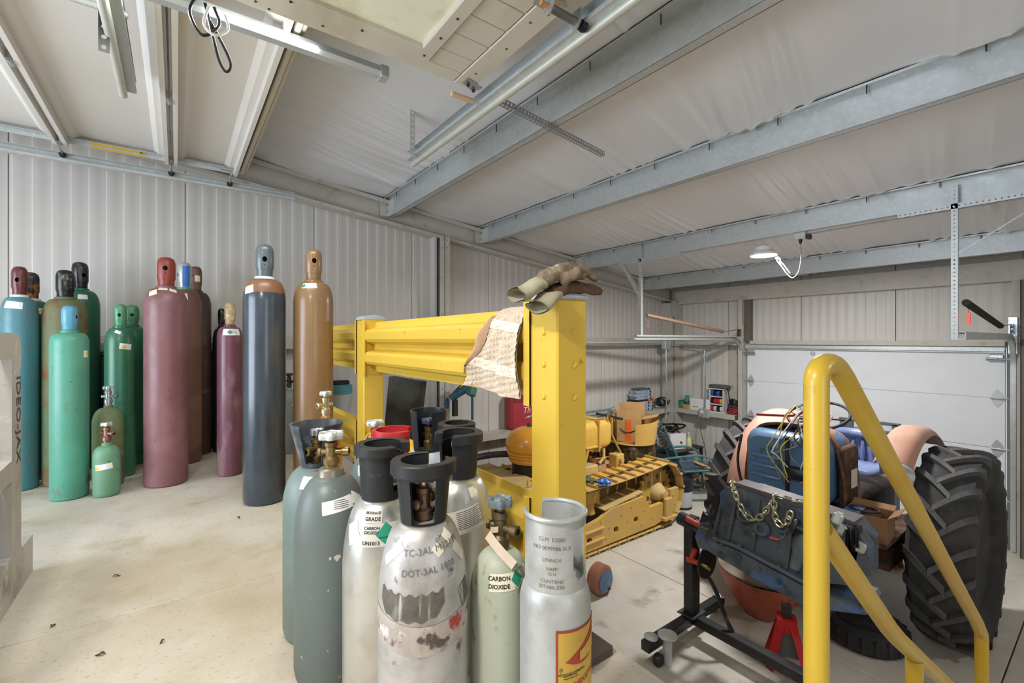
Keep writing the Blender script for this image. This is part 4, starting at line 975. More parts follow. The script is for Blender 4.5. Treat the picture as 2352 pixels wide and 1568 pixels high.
# slate grey with brass valve
c = front('slate grey cylinder with chipped paint and bare brass valve', 761, 1.335, .100, .40, .165, .034, GREYD, 1.0)
m = MB(); m.lathe([(.036, 0), (.038, .004), (.0365, .008), (.035, .03), (.030, .034), (.022, .036)], 32, (0, 0, c.top - .012)); m.build('neck_ring', mat('worn_ring', (150, 142, 126), .4, .7, .2, 14), c.t)
c.valve(c.top + .02, .105, .036, BRASS, GALV, 75); c.label(12, c.top - .065, .085, .034, WHITE, .12); c.lines(18, c.top - .065, .04, 5, .005); c.label(50, c.top - .06, .04, .03, WHITE, -.6)
# aluminium with black collar, UN1013 label
c = front('aluminium cylinder with black collar and green diamond label', 878, 1.21, .100, .362, .185, .05, ALU, 1.1)
cA = c.collar(c.top - .02, .155, .052, .060, .012, BLACKPL, lambda a, t: not (win(a, 32, 98) and .16 < t) , .006, .026, lambda a, t: not win(a, 30, 82))
c.valve(c.top - .005, .12, .026, ZINC, ZINC, 40)
c.label(-17, c.top - .028, .045, .030, mat('clear_label', (206, 202, 192), .35, .1, .05, 9), -.05); c.text('BEVERAGE', -17, c.top - .021, .008); c.text('GRADE', -17, c.top - .034, .012)
c.label(-6, c.top - .070, .092, .052, mat('clear_label', (206, 202, 192), .35), .02); c.text('CARBON', -17, c.top - .054, .0095); c.text('DIOXIDE', -17, c.top - .064, .0095); c.text('UN1013', -17, c.top - .088, .0125)
c.label(7, c.top - .068, .053, .056, GRND, .05, .0018, 'hazard_diamond', 'diamond'); c.text('NON-FLAMMABLE GAS', 7, c.top - .075, .0038, off=.0026); c.lines(40, c.top - .075, .04, 8, .005)
c.label(-52, c.top - .07, .04, .05, mat('clear_label', (206, 202, 192), .35), .5)
# front scuffed aluminium with black collar
c = front('scuffed silver cylinder with black windowed collar in front of the group', 973, 1.045, .1005, .365, .185, .052, ALUD, 1.1)
c.collar(c.top - .022, .155, .049, .064, .0105, BLACKPL, lambda a, t: not ((win(a, -32, 30) and .17 < t < .80) or (win(a, 118, 190) and .2 < t)), .007, .03, lambda a, t: not win(a, 95, 172))
v = c.valve(c.top - .01, .115, .024, mat('coppery_valve', (118, 92, 76), .4, .6, .2, 20), ZINC, 150)
m = MB(); m.lathe([(.05, 0), (.05, .004), (0, .006)], 28, (0, 0, c.top - .012)); m.build('neck_plate', mat('pale_neck', (196, 188, 168), .5), c.t)
c.label(33, c.top - .03, .055, .023, CREAM, .62); c.lines(31, c.top - .028, .03, 8, .0022, tilt=1.57 + .62, th=.001)
c.label(-50, c.top - .05, .06, .02, WHITE, .75); c.label(62, c.top - .06, .05, .022, mat('clear_label', (206, 202, 192), .35), -.9)
c.text('TC-3AL M121 M', 16, c.top - .038, .019, RAISED, .10, bold=False); c.text('DOT-3AL 1800', 8, c.top - .078, .019, RAISED, .08, bold=False)
SCRP = mat('scraped_label_remnant', (92, 88, 80), .7, .1, .3, 30, [((188, 184, 176), 30, .56, .05, (1, 1, .12))], .1, 80)
def smile(c_, a0, a1, zt_, zb_, m_, nm):
    m = MB(); A0, A1 = math.radians(a0), math.radians(a1)
    def fn(u, v):
        x = 2 * u - 1; zhi = zt_ - .006 * (1 - x * x) + .004 * math.sin(u * 40); zlo = zb_ + .030 * x ** 4 + .003 * math.sin(u * 33 + 1); return c_.surf(A0 + (A1 - A0) * u, zlo + (max(zhi, zlo + .002) - zlo) * v, .0009)
    m.grid(fn, 24, 6); m.build(nm, m_, c_.t, smooth=180)
smile(c, -62, 26, .432, .372, SCRP, 'scraped_label'); c.label(63, .40, .04, .05, SCRP, .3, name='scraped_label')
PATCH = mat('torn_label_remnant', (170, 160, 150), .6, .1, .2, 14, [((164, 62, 52), 20, .64, .03), ((84, 74, 66), 26, .62, .04), ((206, 204, 200), 16, .62, .05)], .08, 70)
m = MB(); m.grid(lambda u, v: c.surf(-1.5 + 3.0 * u, .312 + .012 * math.cos(2 * (u - .5) * 2.6) * -1 + .062 * v, .0008), 40, 6); m.build('torn_label', PATCH, c.t, smooth=180)
# aluminium behind on the right
c = front('tall aluminium cylinder with black collar behind the pale green one', 1054, 1.395, .103, .36, .185, .052, ALU, 1.05)
c.collar(c.top - .02, .15, .052, .062, .012, BLACKPL, lambda a, t: not (win(a, -75, -18) and .12 < t), .006, .03, lambda a, t: not win(a, -72, -14))
c.valve(c.top - .005, .115, .024, BRASS, ZINC, -40)
c.label(8, c.top - .105, .12, .066, mat('clear_label', (206, 202, 192), .35), .22); c.label(-22, c.top - .125, .056, .062, GRND, .05, .0016, 'hazard_diamond', 'diamond'); c.lines(22, c.top - .098, .085, 10, .005, tilt=.22); c.label(30, c.top - .03, .02, .026, CREAM, .2)
# pale green CO2
c = front('small pale green cylinder lettered carbon dioxide with grey hand wheel', 1149, 1.105, .0735, .342, .112, .02, CO2G, .85)
c.valve(c.top - .012, .14, .030, mat('dull_brass', (112, 96, 70), .45, .7, .2, 16), mat('grey_wheel', (110, 122, 128), .4, .1, .08, 10), 55); 
c.label(4, c.top - .050, .060, .036, CREAM, .03); c.text('CARBON', -2, c.top - .042, .0125); c.text('DIOXIDE', -2, c.top - .058, .0125)
c.label(36, c.top - .046, .036, .044, CREAM, 0, .0014, 'hazard_backing', 'diamond'); c.label(36, c.top - .046, .031, .038, GRND, 0, .002, 'hazard_diamond', 'diamond'); c.label(60, c.top - .044, .03, .03, CREAM, .2); c.lines(58, c.top - .042, .02, 7, .0035)
TAGP = mat('paper_tag', (214, 196, 176), .8, 0, .05, 20)
m = MB(); m.grid(lambda u, v: V((.026 + .045 * u + .006 * math.sin(u * 4), -.030 + .062 * u + .012 * (v - .5), c.top + .045 - .055 * u + .018 * (v - .5))), 14, 4); m.build('paper_tag', TAGP, c.t, smooth=180)
m = MB(); m.grid(lambda u, v: V((.022 * math.cos(-1.8 + 1.6 * u), .024 * math.sin(-1.8 + 1.6 * u), c.top + .045 + .01 * u + .014 * (v - .5))), 10, 3); m.build('tag_loop', TAGP, c.t, smooth=180)
# silver LPG tank
c = front('silver fuel tank with open collar and yellow red label', 1275, 1.0, .0775, .388, .062, .030, LPG, .6)
cR = .0655
c.collar(.402, .185, cR + .001, cR, 0, LPG, lambda a, t: not ((win(a, -152, -90) and t > .30) or (win(a, 36, 104) and .28 + .16 * ((((a + 180) % 360 - 180) - 70) / 34) ** 4 < t < .87)), .004, name='open_collar')
m = MB(); R0 = cR + .0005
pts = [V((R0 * math.cos(math.radians(a)), R0 * math.sin(math.radians(a)), .586)) for a in range(-90, 209, 6)]
m.tube(pts, .0058, 12); m.build('collar_rolled_edge', LPG, c.t)
m = MB(); m.ring((0, 0, .02), .0775, .006, n=40, k=8); m.build('foot_ring', LPG, c.t)
m = MB(); m.lathe([(.0775, .0), (.0785, .003), (.0785, .012), (.0775, .016)], 48, (0, 0, .19)); m.build('weld_band', LPG, c.t)
m = MB(); m.lathe([(.02, 0), (.02, .05), (.012, .055), (.012, .09), (0, .09)], 14, (0, 0, .43)); m.build('valve_body', BRASS, c.t)
prof_keep = c.prof; c.prof = [(cR + .001, .3), (cR + .001, .402), (cR, .60)]
for tx, z, sz in (('CLM  E3000', .548, .0115), ('NO 0099986 N.X', .530, .0115), ('LENNOX', .506, .010), ('HAPP', .488, .010), ('CL H', .478, .008), ('CONTIENE', .462, .010), ('ESTABILIZER', .451, .010)): c.text(tx, -6, z, sz, RAISED, .0, .0006, bold=False, name='stamped_lettering')
c.prof = prof_keep
LY_ = mat('yellow_tank_label', (186, 150, 58), .5, 0, .1, 12, [((120, 100, 50), 30, .70, .03)]); LR_ = mat('red_tank_label', (150, 48, 42), .5, 0, .1, 12)
def lp(u, v): return c.surf(math.radians(1 + 92 * u), .215 + .155 * v, .0008)
m = MB(); m.grid(lp, 24, 10); lb = m.build('tank_label', LY_, c.t, smooth=180)
for (u0, u1, v0, v1) in ((0, .035, 0, 1), (.035, 1, .965, 1), (.035, .9, 0, .03)):
    m = MB(); m.grid(lambda u, v: c.surf(math.radians(1 + 92 * (u0 + (u1 - u0) * u)), .215 + .155 * (v0 + (v1 - v0) * v), .0013), 16, 3); m.build('label_border', LR_, lb if False else c.t, smooth=180)
def emb(u, v, off): return c.surf(math.radians(1 + 92 * u), .215 + .155 * v, off)
m = MB(); m.grid(lambda u, v: emb(.16 + .82 * u, (.58 - .06 * math.sin(PI * min(1, u * 1.3))) + ((.58 + .44 * u) - (.58 - .06 * math.sin(PI * min(1, u * 1.3)))) * v, .0016), 24, 8); m.build('label_emblem', LR_, c.t, smooth=180)
m = MB(); m.grid(lambda u, v: emb(.42 + .40 * u, .56 + .03 * u + (.12 + .10 * u) * v, .0022), 14, 6); m.build('label_emblem_centre', LY_, c.t, smooth=180)
c.text('INDUSTRIAL', 57, .262, .0145, LR_, .16, .0018); c.text('NOXIOUS-FLAMMABLE', 27, .282, .0062, INK, .07, .0018); c.lines(27, .273, .04, 2, .005, tilt=.07)
# pale blue with tall open black collar
c = front('pale blue-grey cylinder with tall open black collar', 985, 1.79, .097, .41, .12, .05, LBLUE)
c.collar(c.top - .02, .175, .056, .072, 0, mat('navy_black_collar', (34, 38, 48), .35, 0, .1, 6), lambda a, t: not (win(a, -40, 12) and t > .15), .006)
c.valve(c.top - .005, .13, .03, BRASS, mat('blue_wheel', (70, 84, 110), .4, .2, .1, 10), 30)
# red collar
c = front('pale cylinder with bright red collar', 903, 1.56, .10, .40, .12, .05, GREYC)
c.collar(c.top - .02, .15, .056, .068, .003, mat('red_collar_plastic', (190, 40, 52), .42, 0, .08, 8), lambda a, t: not (win(a, 48, 120) and t > .12), .008, .02)
c.valve(c.top - .005, .10, .024, BRASS, ZINC, 30)
c = front('grey-blue cylinder with bare hand wheel behind the red collar', 862, 1.80, .09, .40, .12, .03, GREYC)
c.valve(c.top - .005, .13, .034, BRASS, GALV, 60); c.label(-30, c.top - .05, .06, .04, WHITE, .3)
c = front('cylinder with black rimmed collar in the back row by the rail', 1049, 1.60, .085, .40, .12, .05, LBLUE)
c.collar(c.top - .02, .165, .050, .055, .011, BLACKPL, lambda a, t: True, .006, .028); c.valve(c.top - .005, .11, .024, BRASS, ZINC, 30)
# ================================================================ yellow crawler tractor
DOZ = mat('crawler_yellow', (204, 164, 80), .48, 0, .06, 4, [((190, 160, 104), 2.5, .58, .12), ((150, 112, 56), 30, .71, .03)], .04, 70)
DOZD = mat('dusty_yellow', (198, 168, 104), .7, 0, .08, 5, [((176, 156, 116), 6, .55, .12)], .05, 60)
DARKM = mat('dark_grime', (60, 50, 36), .7, .2, .3, 8, [((126, 100, 56), 12, .6, .1)], .1, 50)
CAPY = mat('precleaner_yellow', (222, 152, 40), .28, 0, .05, 5, coat=.3)
dz = thing('crawler_tractor', 'small yellow crawler tractor with tracks parked along the wall', 'crawler tractor', (0, 0, LF))
SX, SZ, SR, IX, IZ, IR = 4.74, .395, .355, 2.98, .37, .33
def loop_pts(n):
    P_ = []
    # top run sags a little
    for k in range(21): t = k / 20; P_.append(V((SX + (IX - SX) * t, 0, SZ + SR + (IZ + IR - SZ - SR) * t - .035 * math.sin(PI * t))))
    for k in range(1, 20): a = PI / 2 + PI * k / 20; P_.append(V((IX + IR * math.cos(a), 0, IZ + IR * math.sin(a))))
    for k in range(11): t = k / 10; P_.append(V((IX + (SX - IX) * t, 0, IZ - IR + (SZ - SR - IZ + IR) * t)))
    for k in range(1, 20): a = -PI / 2 + PI * k / 20; P_.append(V((SX + SR * math.cos(a), 0, SZ + SR * math.sin(a))))
    L = [0]
    for i in range(len(P_)): L.append(L[-1] + (P_[(i + 1) % len(P_)] - P_[i]).length)
    out = []
    for j in range(n):
        d = L[-1] * j / n; i = max(k for k in range(len(P_)) if L[k] <= d); t = (d - L[i]) / (L[i + 1] - L[i]); a, b = P_[i], P_[(i + 1) % len(P_)]
        out.append((a + (b - a) * t, (b - a).normalized()))
    return out, L[-1]
NSH = 36; lp_, LL = loop_pts(NSH); pit = LL / NSH
m = MB(); m.bx(-pit * .47, pit * .47, -.18, .18, 0, .012, .002); m.bx(pit * .36, pit * .47, -.18, .18, .012, .040, .002); SHOE = m.mesh('track_shoe'); SHOE.materials.append(DOZ)
m = MB(); m.bx(-pit * .4, pit * .4, -.02, .02, -.06, 0, .006); LINK = m.mesh('track_link'); LINK.materials.append(DARKM)
def crawler_track(yc):
    m = MB()
    m.tube([p + V((0, yc - .0, 0)) - V((0, 0, 0)) for p, d in loop_pts(72)[0]], .03, 6, True); tr = m.build('track_chain', DARKM, dz)
    for p, d in lp_:
        rot = (0, math.atan2(d.z, -d.x), 0)      # local +z points out of the loop
        link('track_shoe', SHOE, tr, p + V((0, yc, 0)), rot)
        for s_ in (-.055, .055): link('link', LINK, tr, p + V((0, yc + s_, 0)), rot)
    return tr
YN, YF = 3.49, 4.42
for yc in (YN, YF): crawler_track(yc)
def sprocket(yc):
    m = MB(); n = 22
    pr = []
    for k in range(n * 4):
        r_ = .315 if k % 4 in (0, 1) else .275; a = 2 * PI * k / (n * 4); pr.append((r_ * math.cos(a), r_ * math.sin(a)))
    m.prism(pr, (SX, yc - .02, SZ), (1, 0, 0), (0, 0, 1), (0, .04, 0)); s_ = m.build('sprocket', DOZ, dz, smooth=20)
    cut = MB()
    for k in range(6): a = 2 * PI * k / 6 + .35; cut.cyl((SX + .185 * math.cos(a), yc - .1, SZ + .185 * math.sin(a)), (SX + .185 * math.cos(a), yc + .1, SZ + .185 * math.sin(a)), .042, n=14)
    boolean(s_, cut)
    m = MB(); m.lathe([(.12, 0), (.115, .03), (.08, .085), (.055, .10), (.05, .14), (0, .145)], 28, (SX, yc - .02, SZ), (0, -1, 0)); m.build('hub', DOZD, s_)
    for k in range(4):
        a = 2 * PI * k / 4 + .5; m = MB(); m.cyl((SX + .095 * math.cos(a), yc - .07, SZ + .095 * math.sin(a)), (SX + .095 * math.cos(a), yc - .045, SZ + .095 * math.sin(a)), .014, n=6); m.build('hub_bolt', DOZ, s_)
for yc in (YN - .02, YF): sprocket(yc)
m = MB(); m.lathe([(.05, -.09), (.20, -.09), (.29, -.08), (.30, -.05), (.27, -.04), (.27, .04), (.30, .05), (.29, .08), (.05, .09)], 36, (IX, YN, IZ), (0, 1, 0)); m.build('idler_wheel', DOZ, dz)
# track frame, near side
yo = YN - .165
m = MB()
side = [(2.95, .10), (3.30, .06), (4.55, .07), (4.90, .14), (5.02, .30), (5.02, .43), (4.85, .43), (4.84, .31), (4.45, .30), (4.34, .45), (3.80, .43), (3.62, .36), (3.05, .27), (2.95, .22)]
m.prism(side, (0, yo, 0), (1, 0, 0), (0, 0, 1), (0, .05, 0)); tf = m.build('track_frame', DOZ, dz, smooth=20)
cut = MB()
for x, z in ((3.86, .19), (4.20, .22), (3.45, .17)):
    cut.box((x, yo, z), (.075, .2, .065), None, .015)
boolean(tf, cut)
m = MB(); m.prism([(3.70, .43), (4.36, .50), (4.36, .49), (3.70, .42)], (0, yo + .02, 0), (1, 0, 0), (0, 0, 1), (0, .22, 0)); m.build('frame_guard', DOZD, tf)
for zz, dd in ((.265, .0), (.155, 0)):
    m = MB(); m.box((3.38, yo - .012, zz), (.56, .03, .02), (0, -.02, 0), .004); m.build('frame_rib', DOZ, tf)
m = MB(); m.bx(4.70, 4.82, yo - .05, yo, .12, .36, .01); m.build('axle_bracket', DOZ, tf)
m = MB(); m.bx(4.66, 4.86, yo - .06, yo, .10, .14, .006); m.build('bracket_step', DOZ, tf)
for x, z in ((3.62, .33), (3.75, .24), (3.95, .33), (4.05, .24), (4.12, .38), (4.34, .30), (4.46, .36), (4.50, .18), (4.90, .36), (4.94, .24), (3.70, .14), (4.30, .14)):
    m = MB(); m.lathe([(.012, 0), (.012, .006), (0, .008)], 6, (x, yo, z), (0, -1, 0)); m.build('bolt_head', DOZ, tf)
# recoil spring and bracket in front
n = 60; m = MB(); m.tube([V((3.02 + .0068 * k, YN - .02 + .05 * math.cos(k * .9), .36 + .05 * math.sin(k * .9))) for k in range(n)], .016, 8); m.build('recoil_spring', DOZ, dz)
m = MB(); m.cyl((3.40, YN - .02, .37), (3.62, YN - .02, .40), .025); m.ball((3.50, YN - .02, .40), .045, 12, 8); m.build('spring_rod', DOZ, dz)
m = MB(); m.bx(3.52, 3.74, YN - .05, YN + .16, .47, .64, .02); m.cyl((3.62, YN + .02, .37), (3.62, YN + .02, .50), .075, .06); m.build('carrier_bracket', DOZ, dz)
for x in (3.45, 3.75, 4.05, 4.35):
    m = MB(); m.lathe([(.04, -.08), (.085, -.08), (.085, -.05), (.06, -.04), (.06, .04), (.085, .05), (.085, .08), (.04, .08)], 20, (x, YN, .13), (0, 1, 0)); m.build('track_roller', DARKM, dz)
# body between the tracks
m = MB(); m.bx(2.70, 4.9, YN + .20, YF - .2, .28, .68, .02); m.build('chassis', DOZD, dz)
m = MB(); m.bx(3.35, 3.98, YN + .20, YF - .18, .69, .80, .012); m.build('deck_plate', DOZD, dz)
m = MB(); m.bx(3.40, 3.72, YN + .21, YN + .42, .80, .90, .015); m.build('tool_box', DOZ, dz)
m = MB(); m.prism([(0, 0), (.03, 0), (.10, .20), (.07, .20)], (3.74, YN + .21, .80), (1, 0, 0), (0, 0, 1), (0, .04, 0)); m.bx(3.78, 3.98, YN + .20, YN + .30, .995, 1.02, .006); m.build('foot_pedal', DOZ, dz)
m = MB(); m.bx(4.30, 4.44, YN + .20, YN + .34, .68, .86, .01); m.cyl((4.36, YN + .16, .80), (4.36, YN + .36, .80), .03, n=12); m.build('clutch_bracket', DOZ, dz)
# front: nose box, precleaner
m = MB(); m.bx(2.58, 2.98, 3.42, 3.92, .60, .83, .025); nb = m.build('nose_box', DOZD, dz)
m = MB(); m.tube(spl([(2.72, 3.44, .84), (2.72, 3.44, .90), (2.76, 3.44, .905), (2.80, 3.44, .85), (2.86, 3.44, .85), (2.9, 3.44, .90), (2.98, 3.44, .90)], 4), .008, 8); m.build('strap_handle', DOZ, nb)
for x in (2.64, 2.74, 2.86, 2.93): m = MB(); m.lathe([(.008, 0), (.008, .003), (0, .004)], 8, (x, 3.42, .72), (0, -1, 0)); m.build('rivet', DARKM, nb)
m = MB(); m.bx(2.45, 3.0, YF - .4, YF + .1, .55, .80, .02); m.build('nose_cowl', DOZD, dz)
pc = (3.12, 3.90)
m = MB(); m.lathe([(.20, .55), (.20, .60), (.19, .62), (.19, .72), (.20, .73), (.20, .95)], 40, (pc[0], pc[1], 0)); st_ = m.build('air_stack', BLACKP, dz)
m = MB(); m.lathe([(.19, .93), (.225, .94), (.238, .965), (.228, .98), (.246, 1.0), (.236, 1.015), (.258, 1.035), (.246, 1.05), (.268, 1.075), (.270, 1.13), (.258, 1.19), (.215, 1.25), (.15, 1.29), (.08, 1.31), (0, 1.315)], 48, (pc[0], pc[1], 0)); pcap = m.build('precleaner_cap', CAPY, dz)
m = MB(); m.lathe([(.035, 0), (.035, .025), (.028, .035), (0, .035)], 16, (pc[0], pc[1], 1.31)); m.build('cap_nut', STEEL_DK, pcap)
m = MB(); m.tube(spl([(2.50, 4.3, .80), (2.56, 4.25, .95), (2.75, 4.15, 1.0), (3.0, 4.05, 1.0)], 6), .035, 10); m.build('exhaust_pipe', STEEL_DK, dz)
# fuel tank and operator place
def rbox(m, x0, x1, y0, y1, z0, z1, r_):
    ny = [(y0 + r_ - r_ * math.cos(a), z1 - r_ + r_ * math.sin(a)) for a in [PI / 2 * k / 5 for k in range(6)]] + [(y1 - r_ + r_ * math.sin(a), z1 - r_ + r_ * math.cos(a)) for a in [PI / 2 * k / 5 for k in range(6)]]
    ny += [(y1 - r_ + r_ * math.cos(a), z0 + r_ - r_ * math.sin(a)) for a in [PI / 2 * k / 5 for k in range(6)]] + [(y0 + r_ - r_ * math.sin(a), z0 + r_ - r_ * math.cos(a)) for a in [PI / 2 * k / 5 for k in range(6)]]
    cy, cz = (y0 + y1) / 2, (z0 + z1) / 2
    rings = [(x0, .82), (x0 + r_ * .3, .93), (x0 + r_, 1), (x1 - r_, 1), (x1 - r_ * .3, .93), (x1, .82)]
    vs = []; n_ = len(ny)
    for x, s_ in rings: vs += [V((x, cy + (a - cy) * s_, cz + (b - cz) * s_)) for a, b in ny]
    fs = [(i * n_ + k, i * n_ + (k + 1) % n_, (i + 1) * n_ + (k + 1) % n_, (i + 1) * n_ + k) for i in range(5) for k in range(n_)]
    m.add(vs, fs + [tuple(range(n_)), tuple(5 * n_ + k for k in range(n_))])
m = MB(); rbox(m, 3.45, 4.27, 3.72, 4.16, .95, 1.30, .09); ft = m.build('fuel_tank', mat('tank_yellow', (214, 172, 76), .42, 0, .05, 4, [((200, 176, 120), 2, .6, .12)]), dz)
m = MB(); m.bx(4.00, 4.02, 3.70, 4.18, .94, 1.31, .004); m.build('tank_band', DOZ, ft)
m = MB(); m.tube([(4.12, 3.74, .96), (4.10, 3.72, .86), (4.02, 3.72, .80)], .018, 8); m.build('tank_bracket', DOZ, ft)
def lever(lab, pts, grip):
    m = MB(); m.tube(pts, .017, 8, flat=.6); l_ = m.build('lever', DOZ, dz); m = MB(); m.tube(grip, .016, 10); m.build('grip', BLACKPL, l_)
a = lambda px, py, y=3.75: on_y(px, py, y) - V((0, 0, LF))
lever('', [a(1394, 953), a(1396, 985), a(1393, 1006), a(1376, 1030)], [a(1371, 950), a(1393, 954)])
lever('', [a(1405, 958), a(1405, 998), a(1426, 1040), a(1430, 1072)], [a(1405, 957), a(1429, 962)])
# seat pan
def seat(u, v):
    th = -2.4 + 4.8 * u; R_ = .30 + .05 * v; return V((4.86 + .85 * R_ * math.cos(th), 3.92 + R_ * math.sin(th), .92 + .30 * v + .04 * math.cos(th) * v))
m = MB(); m.grid(seat, 30, 8); m.grid(lambda u, v: seat(u, v) + V((.012 * math.cos(-2.4 + 4.8 * u), .012 * math.sin(-2.4 + 4.8 * u), 0)), 30, 8); m.lathe([(0, 0), (.29, 0), (.30, .012)], 30, (4.86, 3.92, .915)); m.build('seat', mat('seat_yellow', (214, 174, 92), .45, 0, .05, 4), dz, smooth=180)
m = MB(); m.bx(4.6, 5.1, 3.7, 4.2, .60, .90, .03); m.build('seat_base', DARKM, dz)

# ---- things lying on the crawler
def carton(name, lab, c, d, rotz, flaps, z0=0., txt=None, mat_=CARD, tilt=(0, 0)):
    t = thing(name, lab, 'box', c, rot=(tilt[0], tilt[1], rotz)); w_, l_, h_ = d; th = .004
    m = MB(); m.bx(-w_ / 2, w_ / 2, -l_ / 2, l_ / 2, 0, th); m.build('bottom', mat_, t)
    for s_ in (-1, 1):
        m = MB(); m.bx(s_ * w_ / 2 - th / 2, s_ * w_ / 2 + th / 2, -l_ / 2, l_ / 2, 0, h_); m.build('side', mat_, t)
        m = MB(); m.bx(-w_ / 2, w_ / 2, s_ * l_ / 2 - th / 2, s_ * l_ / 2 + th / 2, 0, h_); m.build('side', mat_, t)
    for (s_, axis, ang, ln) in flaps:
        m = MB(); R_ = math.radians(ang)
        if axis == 'x':
            m.prism([(0, 0), (s_ * ln * math.cos(R_), ln * math.sin(R_)), (s_ * ln * math.cos(R_), ln * math.sin(R_) + th), (0, th)], (s_ * w_ / 2, -l_ / 2, h_), (1, 0, 0), (0, 0, 1), (0, l_, 0))
        else:
            m.prism([(0, 0), (s_ * ln * math.cos(R_), ln * math.sin(R_)), (s_ * ln * math.cos(R_), ln * math.sin(R_) + th), (0, th)], (-w_ / 2, s_ * l_ / 2, h_), (0, 1, 0), (0, 0, 1), (w_, 0, 0))
        m.build('flap', mat_, t)
    return t
t = carton('open_carton', 'open brown carton with orange tape sitting in the crawler seat', (4.84, 3.92, LF + .935), (.27, .31, .30), .50, [(-1, 'x', 96, .10), (1, 'x', 84, .18), (1, 'y', 84, .16), (-1, 'y', 14, .2)])
# tall lid flap faces the viewer with orange tape and a curved arrow
o_ = V((-.172, 0, .0)); TAPE = mat('orange_tape', (226, 104, 44), .5)
m = MB(); m.bx(-.1405, -.1375, -.03, .04, .0, .29); m.build('tape_strip', TAPE, t)
m = MB()
arc = [(-.141, .11 - .22 * k / 16, .175 - .055 * math.sin(PI * (k / 16) ** .8)) for k in range(17)]
m.tube(arc, [.003 + .004 * math.sin(PI * k / 16) for k in range(17)], 6); m.tube([(-.141, -.088, .172), (-.141, -.112, .178), (-.141, -.11, .15)], .0035, 6); m.build('printed_arrow', INK, t)
t = carton('parts_carton', 'brown carton with dark lettering under the crawler levers', (4.10, 3.92, LF + .685), (.20, .30, .16), -.1, [(-1, 'x', 40, .08), (-1, 'y', 10, .06)])
m = MB(); text_flat(m, 'OMEGA', .055, (-.1025, .0, .09), (0, -1, 0), (0, 0, 1), True); m.build('lettering', INK, t)
m = MB(); text_flat(m, 'OMEGA', .045, (.0, -.1525, .09), (1, 0, 0), (0, 0, 1), True); m.build('lettering', INK, t)
for q, (dx, dy, cc) in enumerate(((-.05, .06, WHITE), (.06, -.03, ZINC), (.0, -.1, BLACKPL))):
    m = MB(); m.tube(spl([(dx - .05, dy, .15), (dx, dy + .05, .19), (dx + .03, dy - .02, .17), (dx + .04, dy + .03, .20)], 6), .012, 8); m.build('loose_part', cc, t)
def crumple(name, lab, c, r_, m_, seed, flat=.5, cat='rag'):
    m = MB()
    def fn(u, v):
        a, b = 2 * PI * u, PI * v; d = V((math.sin(b) * math.cos(a), math.sin(b) * math.sin(a), math.cos(b))); q = 1 + .55 * noise.noise(d * 2.2 + V((seed, 0, 0))) + .25 * noise.noise(d * 5 + V((0, seed, 0)))
        p = d * r_ * q; p.z = max(-.01, p.z) * flat; return V(c) + p
    m.grid(fn, 36, 20, True); return tag(m.build(name, m_, smooth=60), lab, cat)
q = on_z(1388, 1110, LF + .735); crumple('nitrile_glove', 'crumpled blue glove on the crawler track', q, .065, mat('blue_nitrile', (64, 116, 196), .4, 0, .1, 10), 3, .7, 'glove')
q = on_z(1352, 1102, LF + .735); crumple('shop_rag', 'grey-green rag lying on the crawler track', q, .075, mat('olive_rag', (96, 100, 84), .9, 0, .15, 12), 8, .45)
q = on_z(1450, 1062, LF + .04)
# ================================================================ blue farm tractor with its hood off
RUB = mat('tractor_rubber', (56, 56, 58), .78, 0, .12, 6, [((92, 90, 88), 3, .56, .12), ((122, 100, 76), 4, .70, .06)], .08, 70)
RUBD = mat('tractor_rubber_dark', (40, 40, 41), .8, 0, .12, 6, [((66, 64, 62), 4, .60, .1)], .08, 70)
SALM = mat('faded_salmon_paint', (176, 132, 114), .45, 0, .07, 4, [((196, 164, 146), 2, .60, .12), ((150, 96, 76), 16, .70, .04)])
BLUT = mat('worn_blue_paint', (76, 110, 144), .32, 0, .10, 4, [((92, 100, 104), 6, .62, .08), ((50, 60, 70), 10, .66, .06), ((96, 84, 66), 18, .70, .04)], .05, 60)
RIMP = mat('rusty_rim', (150, 122, 88), .7, .1, .2, 6, [((96, 72, 50), 8, .58, .1)])
tr = thing('farm_tractor', 'old farm tractor with blue fuel tank, its hood and engine removed', 'tractor', (0, 0, LF))
